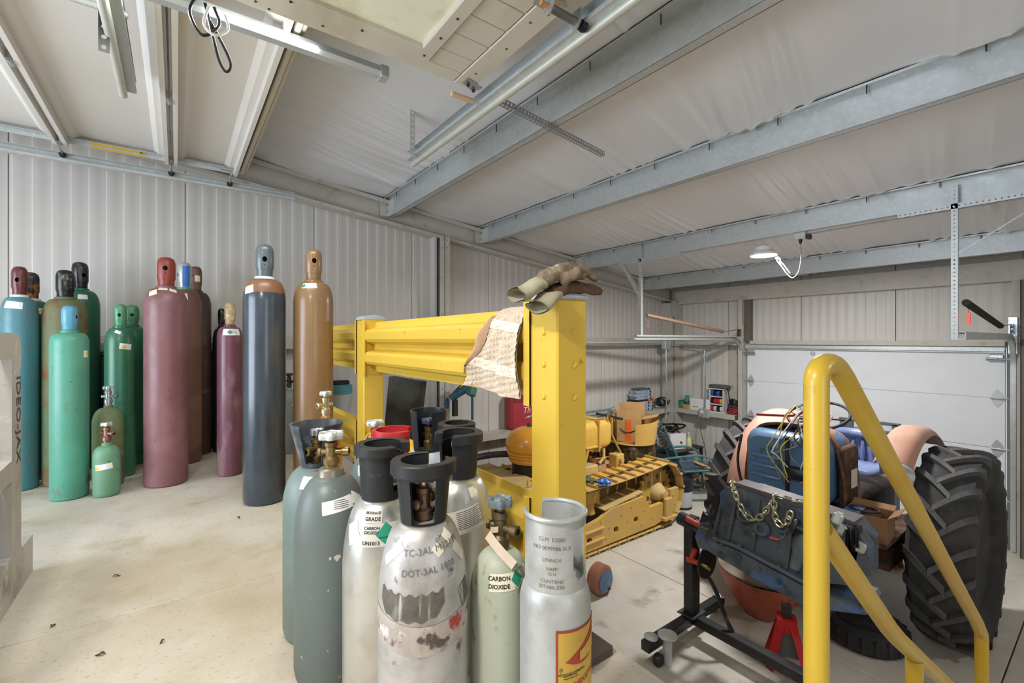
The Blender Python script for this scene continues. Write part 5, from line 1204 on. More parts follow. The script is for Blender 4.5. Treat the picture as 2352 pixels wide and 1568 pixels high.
def rear_wheel(xc, yc, Rr, wd, ph, rm):
    # carcass
    hw = wd / 2; m = MB()
    prof = [(.42, -hw * .62), (.45, -hw * .80), (.55, -hw * .98), (.62, -hw), (Rr - .075, -hw * .93), (Rr - .042, -hw * .80), (Rr - .034, -hw * .4), (Rr - .032, 0), (Rr - .034, hw * .4), (Rr - .042, hw * .80), (Rr - .075, hw * .93), (.62, hw), (.55, hw * .98), (.45, hw * .80), (.42, hw * .62)]
    m.lathe(prof, 64, (xc, yc, Rr), (0, 1, 0)); ti = m.build('tire', RUBD, tr)
    # lugs: swept bars from shoulder to centre, alternating
    m = MB(); pts = []
    n = 7
    for k in range(n + 1):
        t = k / n; y = hw * .99 + (-.04 - hw * .99) * t; ang = -.30 * (t ** 1.15)
        r_out = Rr - (.03 if k == 0 else .008 if k == 1 else 0) - .004 * (1 - t); r_in = Rr - .05 - (.05 if k == 0 else .02 if k == 1 else 0); w_ = .052 - .008 * t
        pts.append((y, ang, r_in, r_out, w_))
    vs = []
    for y, ang, ri, ro, w_ in pts:
        for r_, s_ in ((ri, -1.25), (ri, 1.25), (ro, 1), (ro, -1)):
            a = ang + s_ * w_ / 2 / Rr; vs.append((r_ * math.sin(a), y, r_ * math.cos(a)))
    fs = [(i * 4 + k, i * 4 + (k + 1) % 4, i * 4 + 4 + (k + 1) % 4, i * 4 + 4 + k) for i in range(n) for k in range(4)] + [(0, 1, 2, 3), tuple(4 * n + k for k in range(4))]
    m.add(vs, fs); L1 = m.mesh('lug'); L1.materials.append(RUB)  # lugs lighter than the carcass: tread highlights put into the colour
    m = MB(); m.add([(x, -y, z) for x, y, z in vs], fs); L2 = m.mesh('lug'); L2.materials.append(RUB)
    N = 21
    for k in range(N):
        link('lug', L1, ti, (xc, yc, Rr), (0, 2 * PI * k / N + ph, 0)); link('lug', L2, ti, (xc, yc, Rr), (0, 2 * PI * (k + .5) / N + ph, 0))
    m = MB(); m.lathe([(.05, -.02), (.36, -.04), (.38, -hw * .5), (.43, -hw * .60), (.445, -hw * .66), (.43, -hw * .55), (.40, -hw * .4), (.40, hw * .4), (.43, hw * .55), (.445, hw * .66), (.43, hw * .60), (.38, hw * .5), (.36, 0), (.05, .02)], 48, (xc, yc, Rr), (0, 1, 0)); m.build('rim', rm, tr)
TR = .72
rear_wheel(4.76, .765, TR, .36, .05, RIMP)
rear_wheel(4.86, 2.28, TR, .42, .12, RIMP)
m = MB(); m.lathe([(.14, 0), (.15, .10), (.10, .2), (.085, .5), (.10, .9), (.15, 1.05), (.14, 1.15)], 20, (4.78, .93, TR), (.05, 1, 0)); m.build('axle_housing', RUST, tr)
m = MB(); rbox(m, 4.45, 5.25, 1.25, 1.80, .42, 1.02, .08); m.build('transmission', GREASE, tr)
m = MB(); rbox(m, 3.98, 4.5, 1.32, 1.78, .40, .95, .07); m.build('clutch_housing', GREASE, tr)
m = MB(); m.tube(spl([(4.55, 1.25, .90), (4.5, 1.10, .84), (4.52, 1.02, .66), (4.6, 1.0, .5)], 6), .045, 10); m.build('drop_link', RUST, tr)
m = MB(); m.prism([(0, 0), (.82, 0), (.82, .02), (0, .02)], (3.83, .97, .85), (1, 0, 0), (0, 0, 1), (0, .32, 0)); m.build('foot_plate', RUST, tr)
m = MB(); m.prism([(0, .05), (.10, .14), (.30, .14), (.42, .04), (.42, .0), (.0, .0)], (4.1, 1.02, .60), (1, 0, 0), (0, 0, 1), (0, .28, 0)); m.build('brake_housing', RUST, tr)
m = MB(); m.lathe([(.0, 0), (.20, 0), (.21, .02), (.21, .07), (.12, .10), (.06, .14)], 28, (4.02, 1.48, .62), (-1, 0, 0)); m.build('flywheel_cover', GREASE, tr)
# fuel tank
m = MB(); rbox(m, 3.91, 4.44, 1.34, 1.97, .97, 1.51, .10); tk = m.build('fuel_tank', BLUT, tr)
for z in (1.14, 1.22, 1.30):
    m = MB(); m.tube([(3.905, 1.66, z), (3.90, 1.69, z), (3.90, 1.88, z + .01), (3.905, 1.91, z + .01)], [.006, .017, .017, .006], 8); m.build('pressed_rib', BLUT, tk)
m = MB(); m.bx(3.885, 3.93, 1.60, 1.625, .95, 1.49, .006); m.build('tank_strap', GREASE, tk)
m = MB(); rbox(m, 3.85, 3.91, 1.42, 1.60, 1.17, 1.27, .018); m.build('black_module', BLACKP, tk)
# cowl shell
def cowl(u, v):
    th = PI * (1.02 - 1.04 * u); xx = 4.06 + .34 * v; y = 1.645 + .37 * math.cos(th); z = 1.22 + .345 * max(0, math.sin(th)) ** .40 - (.26 * abs(math.cos(th)) ** 8) - .03 * v
    return V((xx, y, z))
m = MB(); m.grid(cowl, 40, 14); m.grid(lambda u, v: cowl(u, v) - V((0, (cowl(u, v).y - 1.645) * .05, .012)), 40, 14); m.build('cowl', mat('faded_brown_cowl', (150, 108, 90), .5, 0, .1, 5, [((96, 66, 54), 8, .6, .1)]), tr, smooth=60)
m = MB(); m.tube([cowl(k / 40, 0) for k in range(41)], .014, 8); m.build('cowl_edge', RUST, tr)
m = MB(); rbox(m, 4.10, 4.34, 1.27, 1.33, .95, 1.44, .03); m.build('side_panel', RUST, tr)
m = MB(); m.bx(4.16, 4.28, 1.262, 1.2665, 1.12, 1.26); m.build('side_decal', CREAM, tr)
m = MB(); m.tube(spl([(4.05, 2.05, 1.42), (4.02, 2.07, 1.2), (4.02, 2.03, 1.0), (4.04, 1.94, .92), (4.06, 1.8, .90)], 6), .012, 8); m.build('hose', BLACKPL, tr)
# steering wheel and seat
sw = V((4.62, 1.655, 1.585)); R_ = Euler((.0, -.42, 0)).to_matrix()
m = MB(); m.tube([sw + R_ @ V((.235 * math.cos(2 * PI * k / 40), .235 * math.sin(2 * PI * k / 40), 0)) for k in range(40)], .013, 10, True); wh = m.build('steering_wheel', BLACKPL, tr)
for k in range(3):
    a_ = 2 * PI * k / 3 + .4; m = MB(); m.tube([sw + R_ @ V((0, 0, -.03)), sw + R_ @ V((.23 * math.cos(a_), .23 * math.sin(a_), 0))], .008, 8); m.build('spoke', BLACKPL, wh)
m = MB(); m.tube([sw + R_ @ V((0, 0, -.02)), sw + R_ @ V((0, 0, -.45))], .02, 10); m.build('steering_column', RUST, tr)
BLS = mat('blue_vinyl_seat', (112, 126, 164), .38, 0, .06, 4, [((150, 162, 190), 2, .6, .12)])
sc_ = V((5.32, 1.62, .98))
def st_fn(u, v):
    th = -PI * .62 + PI * 1.24 * u; r_ = .27 - .03 * v; return sc_ + V((r_ * math.cos(th) * .9, r_ * math.sin(th), .04 + .30 * v ** 1.1))
m = MB()
path = [st_fn(k / 24, 1) for k in range(25)]; m.tube(path, .045, 12); m.grid(st_fn, 24, 8); m.build('seat_back', BLS, tr, smooth=180)
m = MB(); rbox(m, 5.08, 5.52, 1.38, 1.86, .96, 1.06, .045); m.build('seat_cushion', BLS, tr)
for k in range(6):
    u = .28 + .09 * k; p0, p1_ = st_fn(u, .25), st_fn(u, .8); c0 = V((sc_.x, sc_.y, 0))
    m = MB(); i0 = V((c0.x - p0.x, c0.y - p0.y, 0)).normalized() * .012; m.tube([p0 + i0, (p0 + p1_) / 2 + i0 * 1.5, p1_ + i0], [.014, .024, .014], 8); m.build('seat_pleat', BLS, tr)
m = MB(); m.bx(5.1, 5.5, 1.45, 1.8, .88, .96, .02); m.build('seat_pan', STEEL_DK, tr)
# fenders
def fender(yc0, yc1, xc, a0, a1, nm='fender'):
    def fn(u, v):
        a_ = a0 + (a1 - a0) * u; r_ = .835 - .06 * (2 * v - 1) ** 4; return V((xc + r_ * math.cos(a_), yc0 + (yc1 - yc0) * v, TR + r_ * math.sin(a_)))
    m = MB(); m.grid(fn, 30, 10); m.grid(lambda u, v: fn(u, v) * 1 + V((.006 * math.cos(a0 + (a1 - a0) * u), 0, .006 * math.sin(a0 + (a1 - a0) * u))), 30, 10); m.build(nm, SALM, tr, smooth=60)
fender(.93, 1.17, 4.80, math.radians(130), math.radians(48)); fender(1.90, 2.24, 4.9, math.radians(165), math.radians(55))
# wiring tangle on the cowl and tank
wc = [mat('white_wire', (206, 204, 200), .5), mat('grey_wire', (120, 122, 122), .5), BLACKPL, mat('yellow_wire', (206, 186, 60), .5), mat('tan_wire', (176, 138, 100), .5), mat('red_wire', (140, 40, 40), .5)]
rr = random.Random(5)
for k in range(16):
    y0 = rr.uniform(1.38, 1.62); p = [V((4.12 + rr.uniform(-.03, .12), y0, 1.60 + rr.uniform(.0, .08)))]
    p.append(p[0] + V((-.10, rr.uniform(-.06, .10), rr.uniform(-.05, .08)))); p.append(V((3.87 + rr.uniform(-.03, .0), y0 + rr.uniform(-.06, .12), 1.45 + rr.uniform(-.06, .06))))
    if k % 2: p += [V((3.855, y0 + rr.uniform(-.10, .16), rr.uniform(1.22, 1.36))), V((3.86, y0 + rr.uniform(-.06, .12), rr.uniform(1.10, 1.22)))]
    m = MB(); m.tube(spl(p, 6), rr.choice((.004, .005, .006)), 6); m.build('wire', wc[k % 5], tr)
m = MB(); m.tube(spl([(4.14, 1.96, 1.60), (4.12, 1.8, 1.615), (4.16, 1.66, 1.63), (4.2, 1.6, 1.67)], 6), .012, 8); m.build('red_harness', wc[5], tr)
m = MB(); m.tube(spl([(4.3, 1.56, 1.64), (4.32, 1.60, 1.72), (4.34, 1.59, 1.80)], 6), .004, 6); m.build('wire', BLACKPL, tr)
# rear rack frame behind the seat
t = thing('steel_rack', 'dark grey welded steel rack frame standing against the white door', 'rack', (6.5, 0, LF))
GRYF = mat('grey_frame_steel', (98, 104, 112), .5, .3, .1, 6); ya, yb = on_x(1928, 960, 6.5).y, on_x(2068, 985, 6.5).y; zt_ = on_x(2000, 968, 6.5).z - LF
for z in (zt_, zt_ - .10):
    m = MB(); m.bx(-.03, .03, yb, ya, z - .02, z + .012, .004); m.build('top_bar', GRYF, t)
for y in (ya - .04, (ya + yb) / 2 + .18, yb + .04):
    m = MB(); m.bx(-.03, .03, y - .03, y + .03, 0, zt_, .004); m.build('leg', GRYF, t)
m = MB(); m.bx(-.03, .03, yb, ya, .3, .34, .004); m.build('lower_bar', GRYF, t)
# ================================================================ engine on its stand
ENG = mat('grimy_engine_iron', (84, 92, 102), .5, .2, .15, 6, [((68, 112, 168), 5, .60, .06), ((120, 126, 132), 4, .60, .1), ((46, 46, 50), 7, .62, .08), ((92, 78, 66), 14, .68, .05)], .14, 50)
ENGT = mat('machined_deck', (100, 96, 96), .5, .5, .12, 8)
es = thing('engine_stand', 'black engine stand with red adapter arms holding the blue engine', 'engine stand', (3.19, 2.0, LF))
TUBEB = mat('stand_black_paint', (30, 30, 33), .35, 0, .15, 5, [((86, 84, 80), 7, .64, .08)])
m = MB(); m.bx(-.57, .42, -.035, .035, .09, .16, .005); m.build('cross_leg', TUBEB, es)
m = MB(); m.bx(-.038, .038, -.90, -.035, .095, .165, .005); m.build('long_leg', TUBEB, es)
m = MB(); m.bx(-.05, .05, -.04, .04, .17, .90, .006); m.build('mast', TUBEB, es)
m = MB(); m.bx(-.09, .09, -.07, .07, .162, .172, .003); m.build('mast_plate', STEEL_DK, es)
m = MB(); m.tube([(0, .10, .86), (0, -.12, .83)], .052, 20); m.build('pivot_tube', TUBEB, es)
m = MB(); m.tube(spl([(.02, -.05, .52), (.02, -.16, .44), (.02, -.26, .24), (.02, -.31, .16)], 5), .022, 8, flat=.5); m.build('brace', TUBEB, es)
for x, y in ((-.50, .0), (.40, .0)):
    m = MB(); m.lathe([(0, -.022), (.038, -.022), (.042, -.01), (.042, .01), (.038, .022), (0, .022)], 18, (x, y + (.06 if x > 0 else -.06), .042), (0, 1, 0)); c_ = m.build('caster_wheel', STEEL_DK, es)
    m = MB(); m.lathe([(.0, 0), (.05, 0), (.05, .008), (.02, .02), (0, .02)], 16, (x, y, .165)); m.build('caster_plate', GALV, es)
m = MB(); m.cyl((-.44, -.09, 0.0), (-.44, -.09, .20), .032, n=16); m.lathe([(0, 0), (.065, 0), (.065, .01), (0, .014)], 20, (-.44, -.09, .20)); m.build('front_caster', GALV, es)
REDA = mat('red_arm_paint', (190, 62, 48), .45, 0, .1, 6)
def A_(px, py, x=3.10): return on_x(px, py, x) - V((3.19, 2.0, LF))
for p_, q_ in ((A_(1577, 1190), A_(1606, 1206)), (A_(1578, 1283), A_(1606, 1293)), (A_(1596, 1262), A_(1588, 1284)), (A_(1604, 1204), A_(1618, 1212, 3.06))):
    m = MB(); m.tube([p_, q_], .019, 12); m.build('adapter_arm', REDA, es)
for p_, q_ in ((A_(1606, 1293), A_(1632, 1308)), (A_(1612, 1208, 3.0), A_(1630, 1214, 2.98))):
    m = MB(); m.tube([p_, q_], .012, 8); m.build('adapter_bolt', BRASS, es)
m = MB(); m.lathe([(0, 0), (.12, 0), (.12, .012), (0, .012)], 24, (.0, -.12, .60), (0, -1, 0)); m.build('head_plate', TUBEB, es)

eng = thing('engine_block', 'greasy dark blue engine block draped with chain on the stand', 'engine', (3.22, 1.80, LF), rot=(0, 0, 0))
def E_(px, py, x): return on_x(px, py, x) - V((3.22, 1.80, LF))
# outline traced on the near face of the block, given real depth in x
xn = 3.02
oc = [(1612, 1195), (1640, 1142), (1690, 1108), (1842, 1158), (1960, 1200), (2005, 1262), (2000, 1400), (1900, 1402), (1842, 1378), (1700, 1310), (1598, 1258), (1592, 1232)]
def outline(pts, x): return [E_(a_, b_, x) for a_, b_ in pts]
def slab(pts, x0, dx, shrink=1.0):
    vs0 = outline(pts, x0); cen = sum(vs0, V()) / len(vs0)
    vs1 = [cen + (p - cen) * shrink + V((dx, 0, 0)) for p in vs0]; m = MB(); n_ = len(pts)
    m.add(vs0 + vs1, [tuple(range(n_)), tuple(range(n_, 2 * n_))] + [(i, (i + 1) % n_, (i + 1) % n_ + n_, i + n_) for i in range(n_)]); return m
up = [(1612, 1195), (1636, 1146), (1668, 1118), (1700, 1122), (1845, 1172), (1960, 1210), (2000, 1262), (2000, 1350), (1845, 1332), (1760, 1290), (1680, 1254), (1640, 1238), (1612, 1228)]
slab(up, xn, .30, .92).build('crankcase', ENG, eng, smooth=25)
pan = [(1640, 1244), (1690, 1262), (1770, 1306), (1845, 1346), (1980, 1400), (1990, 1412), (1850, 1394), (1740, 1332), (1660, 1286), (1622, 1262)]
slab(pan, xn - .03, .34, .96).build('oil_pan_rail', ENG, eng, smooth=25)
deck = [(1668, 1116), (1690, 1108), (1850, 1158), (1962, 1198), (1962, 1206), (1845, 1170)]
slab(deck, xn + .02, .13, 1.0).build('cylinder_deck', ENGT, eng)
bell = [(1596, 1232), (1604, 1258), (1640, 1268), (1650, 1244), (1625, 1190), (1640, 1144), (1612, 1190)]
slab(bell, xn - .02, .38, .97).build('bell_flange', ENG, eng, smooth=25)
plate = [(1606, 1200), (1622, 1150), (1650, 1130), (1652, 1150), (1640, 1196)]
pl = slab(plate, xn - .10, .012, 1.0).build('starter_plate', BLACKP, eng)
cut = MB(); c_ = E_(1625, 1168, xn - .10); cut.cyl(c_ - V((.1, 0, 0)), c_ + V((.1, 0, 0)), .045, n=20); boolean(pl, cut)
for (px, py, r_, d_) in ((1752, 1212, .052, .035), (1712, 1182, .055, .03), (1800, 1206, .05, .03)):
    c_ = E_(px, py, xn); m = MB(); m.lathe([(r_, 0), (r_, d_ * .6), (r_ * .8, d_), (r_ * .45, d_), (r_ * .4, d_ * .5), (0, d_ * .5)], 28, c_, (-1, 0, 0)); m.build('core_plug', ENG, eng)
for (px, py) in ((1701, 1252), (1734, 1224), (1790, 1300), (1660, 1250), (1700, 1277), (1745, 1304), (1790, 1334), (1655, 1262)):
    c_ = E_(px, py, xn - .02); m = MB(); m.lathe([(.014, 0), (.014, .02), (0, .024)], 6, c_, (-1, 0, 0)); m.build('bolt_head', ENG, eng)
for (px, py) in ((1715, 1140), (1800, 1165), (1770, 1152)):
    c_ = E_(px, py, xn + .02); m = MB(); m.box(c_ + V((-.01, 0, 0)), (.03, .03, .05), None, .004); m.build('deck_boss', ENG, eng)
for yy in (.05, -.18, -.42): 
    c_ = E_(1735 , 1131, xn + .15); c_.y = yy; m = MB(); m.lathe([(.052, 0), (.052, .004), (.046, .0045), (.046, -.02), (0, -.02)], 28, (c_.x, yy - .02, E_(1735, 1122, xn + .15).z + .02 + yy * .12)); m.build('cylinder_bore', STEEL_DK, eng)
for (p0_, p1_) in (((1694, 1126), (1672, 1238)), ((1745, 1146), (1728, 1262)), ((1822, 1172), (1806, 1304)), ((1655, 1160), (1640, 1225))):
    m = MB(); m.tube([E_(p0_[0], p0_[1], xn - .002), E_((p0_[0] + p1_[0]) / 2, (p0_[1] + p1_[1]) / 2, xn - .008), E_(p1_[0], p1_[1], xn - .004)], [.012, .018, .014], 8); m.build('casting_rib', ENG, eng)
m = MB(); m.tube([E_(1640, 1236, xn - .03), E_(1690, 1254, xn - .03), E_(1770, 1296, xn - .03), E_(1850, 1338, xn - .03)], .014, 8); m.build('pan_rail_edge', ENG, eng)
# distributor side and accessory end
c_ = E_(1836, 1270, xn - .03); m = MB(); m.lathe([(.03, -.10), (.035, 0), (.05, .03), (.05, .08), (.03, .12), (.03, .16)], 20, c_, (0, -.25, 1)); m.build('fuel_pump', ENG, eng)
c_ = E_(1822, 1206, xn - .05); m = MB(); m.lathe([(.045, 0), (.05, .01), (.045, .02), (.025, .022), (.025, .12), (.03, .14)], 20, c_, (.1, -1, -.25)); m.build('water_inlet', STEEL_DK, eng)
for k, px in enumerate((1950, 1962, 1974)):
    c_ = E_(px, 1236, xn + .02); m = MB(); m.lathe([(.02, -.006), (.075 - .004 * k, -.006), (.078 - .004 * k, -.004), (.066, 0), (.078 - .004 * k, .004), (.075, .006), (.02, .006)], 28, c_, (.15, -1, 0)); m.build('belt_pulley', [STEEL_DK, GREASE, STEEL_DK][k], eng)
for px, py, s_ in ((1925, 1190, .07), (1935, 1216, .06), (1978, 1256, .06)):
    c_ = E_(px, py, xn); m = MB(); m.box(c_, (.07, .05, s_), (.3, .2, .1), .012); m.build('alternator_bracket', GALV if s_ > .06 else ZINC, eng)
for px in (1890, 1906):
    c_ = E_(px, 1365, xn + .1); m = MB(); m.lathe([(.03, -.008), (.12, -.008), (.10, 0), (.12, .008), (.03, .008)], 32, c_, (.15, -1, 0)); m.build('crank_pulley', STEEL_DK, eng)
c_ = E_(1960, 1280, xn + .02); m = MB(); m.box(c_ + V((.06, 0, 0)), (.16, .10, .24), (.1, 0, 0), .03); m.build('timing_cover', ENG, eng)
c_ = E_(1768, 1233, xn - .03); m = MB(); m.tube([c_, c_ + V((0, -.05, .0))], .007, 8); m.build('wire_cap', TAGR, eng)
m = MB(); m.tube(spl([c_ + V((0, -.05, 0)), c_ + V((0, -.08, .03)), c_ + V((.02, -.10, .08))], 4), .003, 6); m.build('wire', wc[1], eng)
# chain
ch = thing('lifting_chain', 'pale steel chain draped over the engine block', 'chain', (3.22, 1.80, LF))
ZCH = mat('zinc_chain', (196, 190, 160), .32, .85, .12, 20)
def chain(pix, nx=None):
    pts = [E_(a_, b_ - (8 if x_ > 3.02 else 0), x_) for a_, b_, x_ in pix]; P_ = spl(pts, 24); L = [0]
    for a_, b_ in zip(P_, P_[1:]): L.append(L[-1] + (b_ - a_).length)
    pitch = .037; n_ = int(L[-1] / pitch)
    for j in range(n_):
        d = j * pitch; i = max(k for k in range(len(P_)) if L[k] <= d); i = min(i, len(P_) - 2)
        p = P_[i]; dr = (P_[i + 1] - P_[i]).normalized(); x_, y_ = frame(dr); side = x_ if j % 2 else y_
        ov = [(.0275 * math.cos(t_), .016 * math.sin(t_)) for t_ in [2 * PI * k / 16 for k in range(16)]]
        m = MB(); m.tube([p + dr * a_ + side * b_ for a_, b_ in ov], .0054, 6, True); m.build('chain_link', ZCH, ch)
xf = xn - .062
chain([(1682, 1112, 3.12), (1688, 1130, xf), (1700, 1160, xf), (1715, 1184, xf), (1735, 1192, xf), (1755, 1178, xf), (1770, 1154, xf), (1776, 1146, xf + .03)])
chain([(1776, 1146, xf + .03), (1778, 1165, xf), (1782, 1190, xf), (1792, 1204, xf), (1806, 1202, xf), (1815, 1180, xf), (1820, 1160, xf + .02)])
chain([(1715, 1122, 3.12), (1745, 1134, 3.10), (1776, 1146, 3.06), (1810, 1154, 3.06), (1850, 1164, 3.06), (1875, 1172, 3.06)])

# ---- jack stand, loose parts on the floor
js = on_z(1805, 1500, LF)
t = thing('jack_stand', 'red jack stand with grey sticker under the engine', 'jack stand', (3.42, 1.42, LF), .5)
REDJ = mat('red_jack_paint', (176, 34, 36), .35, 0, .08, 6)
for a_ in range(4):
    an = PI / 2 * a_ + PI / 4; d = V((math.cos(an), math.sin(an), 0)); m = MB(); s_ = V((-d.y, d.x, 0))
    m.add([d * .16 + s_ * .03, d * .16 - s_ * .03, d * .055 - s_ * .035 + V((0, 0, .30)), d * .055 + s_ * .035 + V((0, 0, .30)), d * .145 + s_ * .0 , d * .04 + V((0, 0, .30))], [(0, 1, 2, 3), (0, 4, 5, 3), (1, 4, 5, 2)]); m.build('leg', REDJ, t)
m = MB(); m.prism([(-.06, -.06), (.06, -.06), (.06, .06), (-.06, .06)], (0, 0, .24), (1, 0, 0), (0, 1, 0), (0, 0, .09)); m.build('head', REDJ, t)
for a_ in range(4):
    an = PI / 2 * a_; d = V((math.cos(an), math.sin(an), 0)); s_ = V((-d.y, d.x, 0)); m = MB()
    m.add([d * .085 + s_ * .07 + V((0, 0, .10)), d * .085 - s_ * .07 + V((0, 0, .10)), d * .045 - s_ * .04 + V((0, 0, .29)), d * .045 + s_ * .04 + V((0, 0, .29))], [(0, 1, 2, 3)]); m.build('side_sticker', mat('grey_sticker', (72, 70, 68), .6), t)
m = MB(); m.bx(-.022, .022, -.03, .03, .33, .42, .005); m.build('post', STEEL_DK, t)
oc_ = on_z(1735, 1380, LF); t = thing('orange_casting', 'orange-red bell shaped casting lying under the engine', 'casting', (oc_.x - .13, oc_.y - .10, LF), .9)
ORC = mat('orange_red_cast', (170, 82, 60), .5, 0, .08, 5, [((120, 70, 52), 9, .64, .06)])
m = MB()
def bowl(u, v): a_ = 2 * PI * u; r_ = .12 + .20 * math.sin(PI / 2 * v); return V((r_ * math.cos(a_) * 1.15, r_ * math.sin(a_) * .95, .36 * v))
m.grid(bowl, 36, 12, True); m.lathe([(0, .0), (.12, .0)], 30); m.build('bell', ORC, t, smooth=50)
m = MB(); m.lathe([(.30, 0), (.315, .01), (.315, .03), (.29, .035)], 36, (0, 0, .345)); m.build('rim', mat('cast_grey', (130, 118, 104), .6, .3, .1, 8), t)
m = MB(); m.lathe([(0, .335), (.20, .335), (.30, .345)], 36); m.build('cover', GREASE, t)
m = MB(); m.box((-.24, .02, .26), (.03, .13, .13), (0, .5, 0), .006); m.build('cover_plate', mat('cast_grey', (130, 118, 104), .6), t)
m = MB(); m.box((.05, -.25, .22), (.05, .03, .14), None, .006); m.build('bracket', BLUT, t)
tw_ = on_z(2010, 1478, LF); t = thing('front_wheel', 'small black tractor front wheel lying flat on the floor', 'wheel', (4.19, 1.20, LF))
m = MB(); m.lathe([(.15, .03), (.17, .0), (.24, 0), (.27, .03), (.275, .09), (.25, .15), (.20, .165), (.16, .14)], 40); m.build('tire', RUBD, t)
m = MB(); m.lathe([(0, .06), (.08, .06), (.10, .09), (.14, .10), (.16, .14), (.165, .15)], 32); m.build('rim', GREASE, t)
for k in range(22):
    a_ = 2 * PI * k / 22; m = MB(); m.box((.268 * math.cos(a_), .268 * math.sin(a_), .08), (.02, .03, .11), (0, 0, a_ + .3), .004); m.build('tread_block', RUBD, t)
# open box of gaskets in front of the transmission
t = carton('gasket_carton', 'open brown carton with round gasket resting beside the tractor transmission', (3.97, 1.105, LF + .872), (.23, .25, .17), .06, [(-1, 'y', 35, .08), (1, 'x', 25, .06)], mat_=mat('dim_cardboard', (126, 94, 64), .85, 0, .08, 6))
m = MB(); m.ring((-.02, .02, .182), .085, .008, (0.1, 0, 1), 28, 6); m.build('round_gasket', BLACKPL, t)
m = MB(); m.bx(-.11, .08, .03, .125, .165, .172); m.build('blue_folder', mat('blue_card', (88, 116, 170), .6), t)
t = thing('yellow_channel', 'short yellow steel channel lying on the floor by the big tire', 'steel channel', on_z(2028, 1290, LF) + V((0, 0, 0)), -.35)
m = MB(); m.strip([(-.05, 0), (-.03, .10), (.03, .10), (.05, 0)], (1, 0, 0), (0, 0, 1), (0, -.16, 0), (0, .36, 0), .006); m.build('channel', mat('ochre_steel', (196, 146, 72), .6, 0, .1, 8), t)
# foot of a blue trolley lever near the guard rail post
q = on_z(1378, 1362, LF); t = thing('blue_hub_part', 'rusty brown and blue round hub part on the lower floor beside the post', 'machine part', (q.x, q.y, LF), .4)
m = MB(); m.lathe([(0, -.06), (.10, -.06), (.13, -.04), (.13, .05), (.06, .08), (0, .08)], 28, (0, 0, .13), (.3, 1, 0)); m.build('hub', mat('rust_salmon', (146, 96, 74), .6, .1, .15, 6), t)
m = MB(); m.lathe([(0, 0), (.09, 0), (.095, .01), (0, .02)], 24, V((0, 0, .13)) - V((.3, 1, 0)).normalized() * .06, (-.3, -1, 0)); m.build('hub_face', BLUT, t)
m = MB(); m.bar((.0, -.08, .06), (.16, -.04, .02), .03, .012); m.build('tang', GREASE, t)
# ================================================================ left: grey steel frame cart, cabinet behind the cylinders
FRG = mat('scuffed_grey_frame', (176, 172, 164), .55, .1, .08, 4, [((130, 124, 114), 5, .62, .08), ((84, 80, 76), 20, .70, .04), ((206, 204, 198), 7, .64, .06)], .08, 60)
t = thing('steel_frame_cart', 'heavy grey steel frame with stencilled lettering at the left edge', 'steel frame', (-.485, 0, 0))
m = MB()
po = [(1.30, 0), (2.71, 0), (2.71, .15), (2.55, .155), (2.535, .17), (2.535, .50), (2.52, .51), (2.52, .56), (2.535, .57), (2.535, .78), (2.52, .785), (2.515, .85), (2.535, .855), (2.535, .93), (2.52, .965), (2.48, .985), (1.30, .985)]
ho = [(1.40, .895), (2.41, .895), (2.41, .52), (1.40, .47)], [(1.40, .40), (2.41, .445), (2.41, .17), (1.40, .17)]
m.prism(po, (-.028, 0, 0), (0, 1, 0), (0, 0, 1), (.03, 0, 0)); fr = m.build('side_plate', FRG, t, smooth=25)
cut = MB()
for h_ in ho: cut.prism(h_, (-.1, 0, 0), (0, 1, 0), (0, 0, 1), (.2, 0, 0))
boolean(fr, cut)
m = MB(); m.bx(-.16, -.028, 2.41, 2.43, .17, .90, .004); m.build('post_flange', FRG, t)
m = MB(); m.bx(-.62, -.03, 1.3, 2.42, .02, .05); m.bx(-.62, -.03, 1.3, 2.42, .42, .445); m.build('deck', FRG, t)
m = MB(); text_flat(m, 'IDEO-JAX', .078, (.0035, 2.492, .66), (0, 0, -1), (0, 1, 0), False); m.build('stencil_lettering', mat('stencil_black', (70, 68, 68), .7), t)
for k, (y, z, h_, r_) in enumerate(((2.30, .445, .11, .045), (2.16, .445, .12, .05))):
    m = MB(); m.lathe([(0, 0), (r_, 0), (r_, h_ * .8), (r_ * .8, h_), (0, h_)], 24); o = m.build('brown_canister', mat('brown_canister_paint', (150, 122, 96), .6, 0, .1, 6), None, (-.585, y, z + .001)); tag(o, ['brown canister on the upper deck of the grey frame, nearer the post', 'brown canister on the upper deck of the grey frame, farther from the post'][k], 'canister')
m = MB(); m.bx(-.60, -.56, 1.8, 2.36, .0515, .40, .006); o = m.build('timber_block', mat('old_timber', (126, 108, 86), .8, 0, .15, 3, bump=.1, bs=20, st=(1, .2, 3))); tag(o, 'old timber block standing on the lower deck of the grey frame', 'timber')
t = thing('low_cabinet', 'low black cabinet against the wall behind the tall cylinders', 'cabinet', (-.12, W - .08, 0))
m = MB(); m.bx(-.40, .42, -.05, .055, 0, .84, .01); m.build('body', BLACKP, t); m = MB(); m.bx(-.41, .43, -.055, .055, .84, .865, .004); m.build('top', mat('tan_top', (150, 138, 118), .6), t)

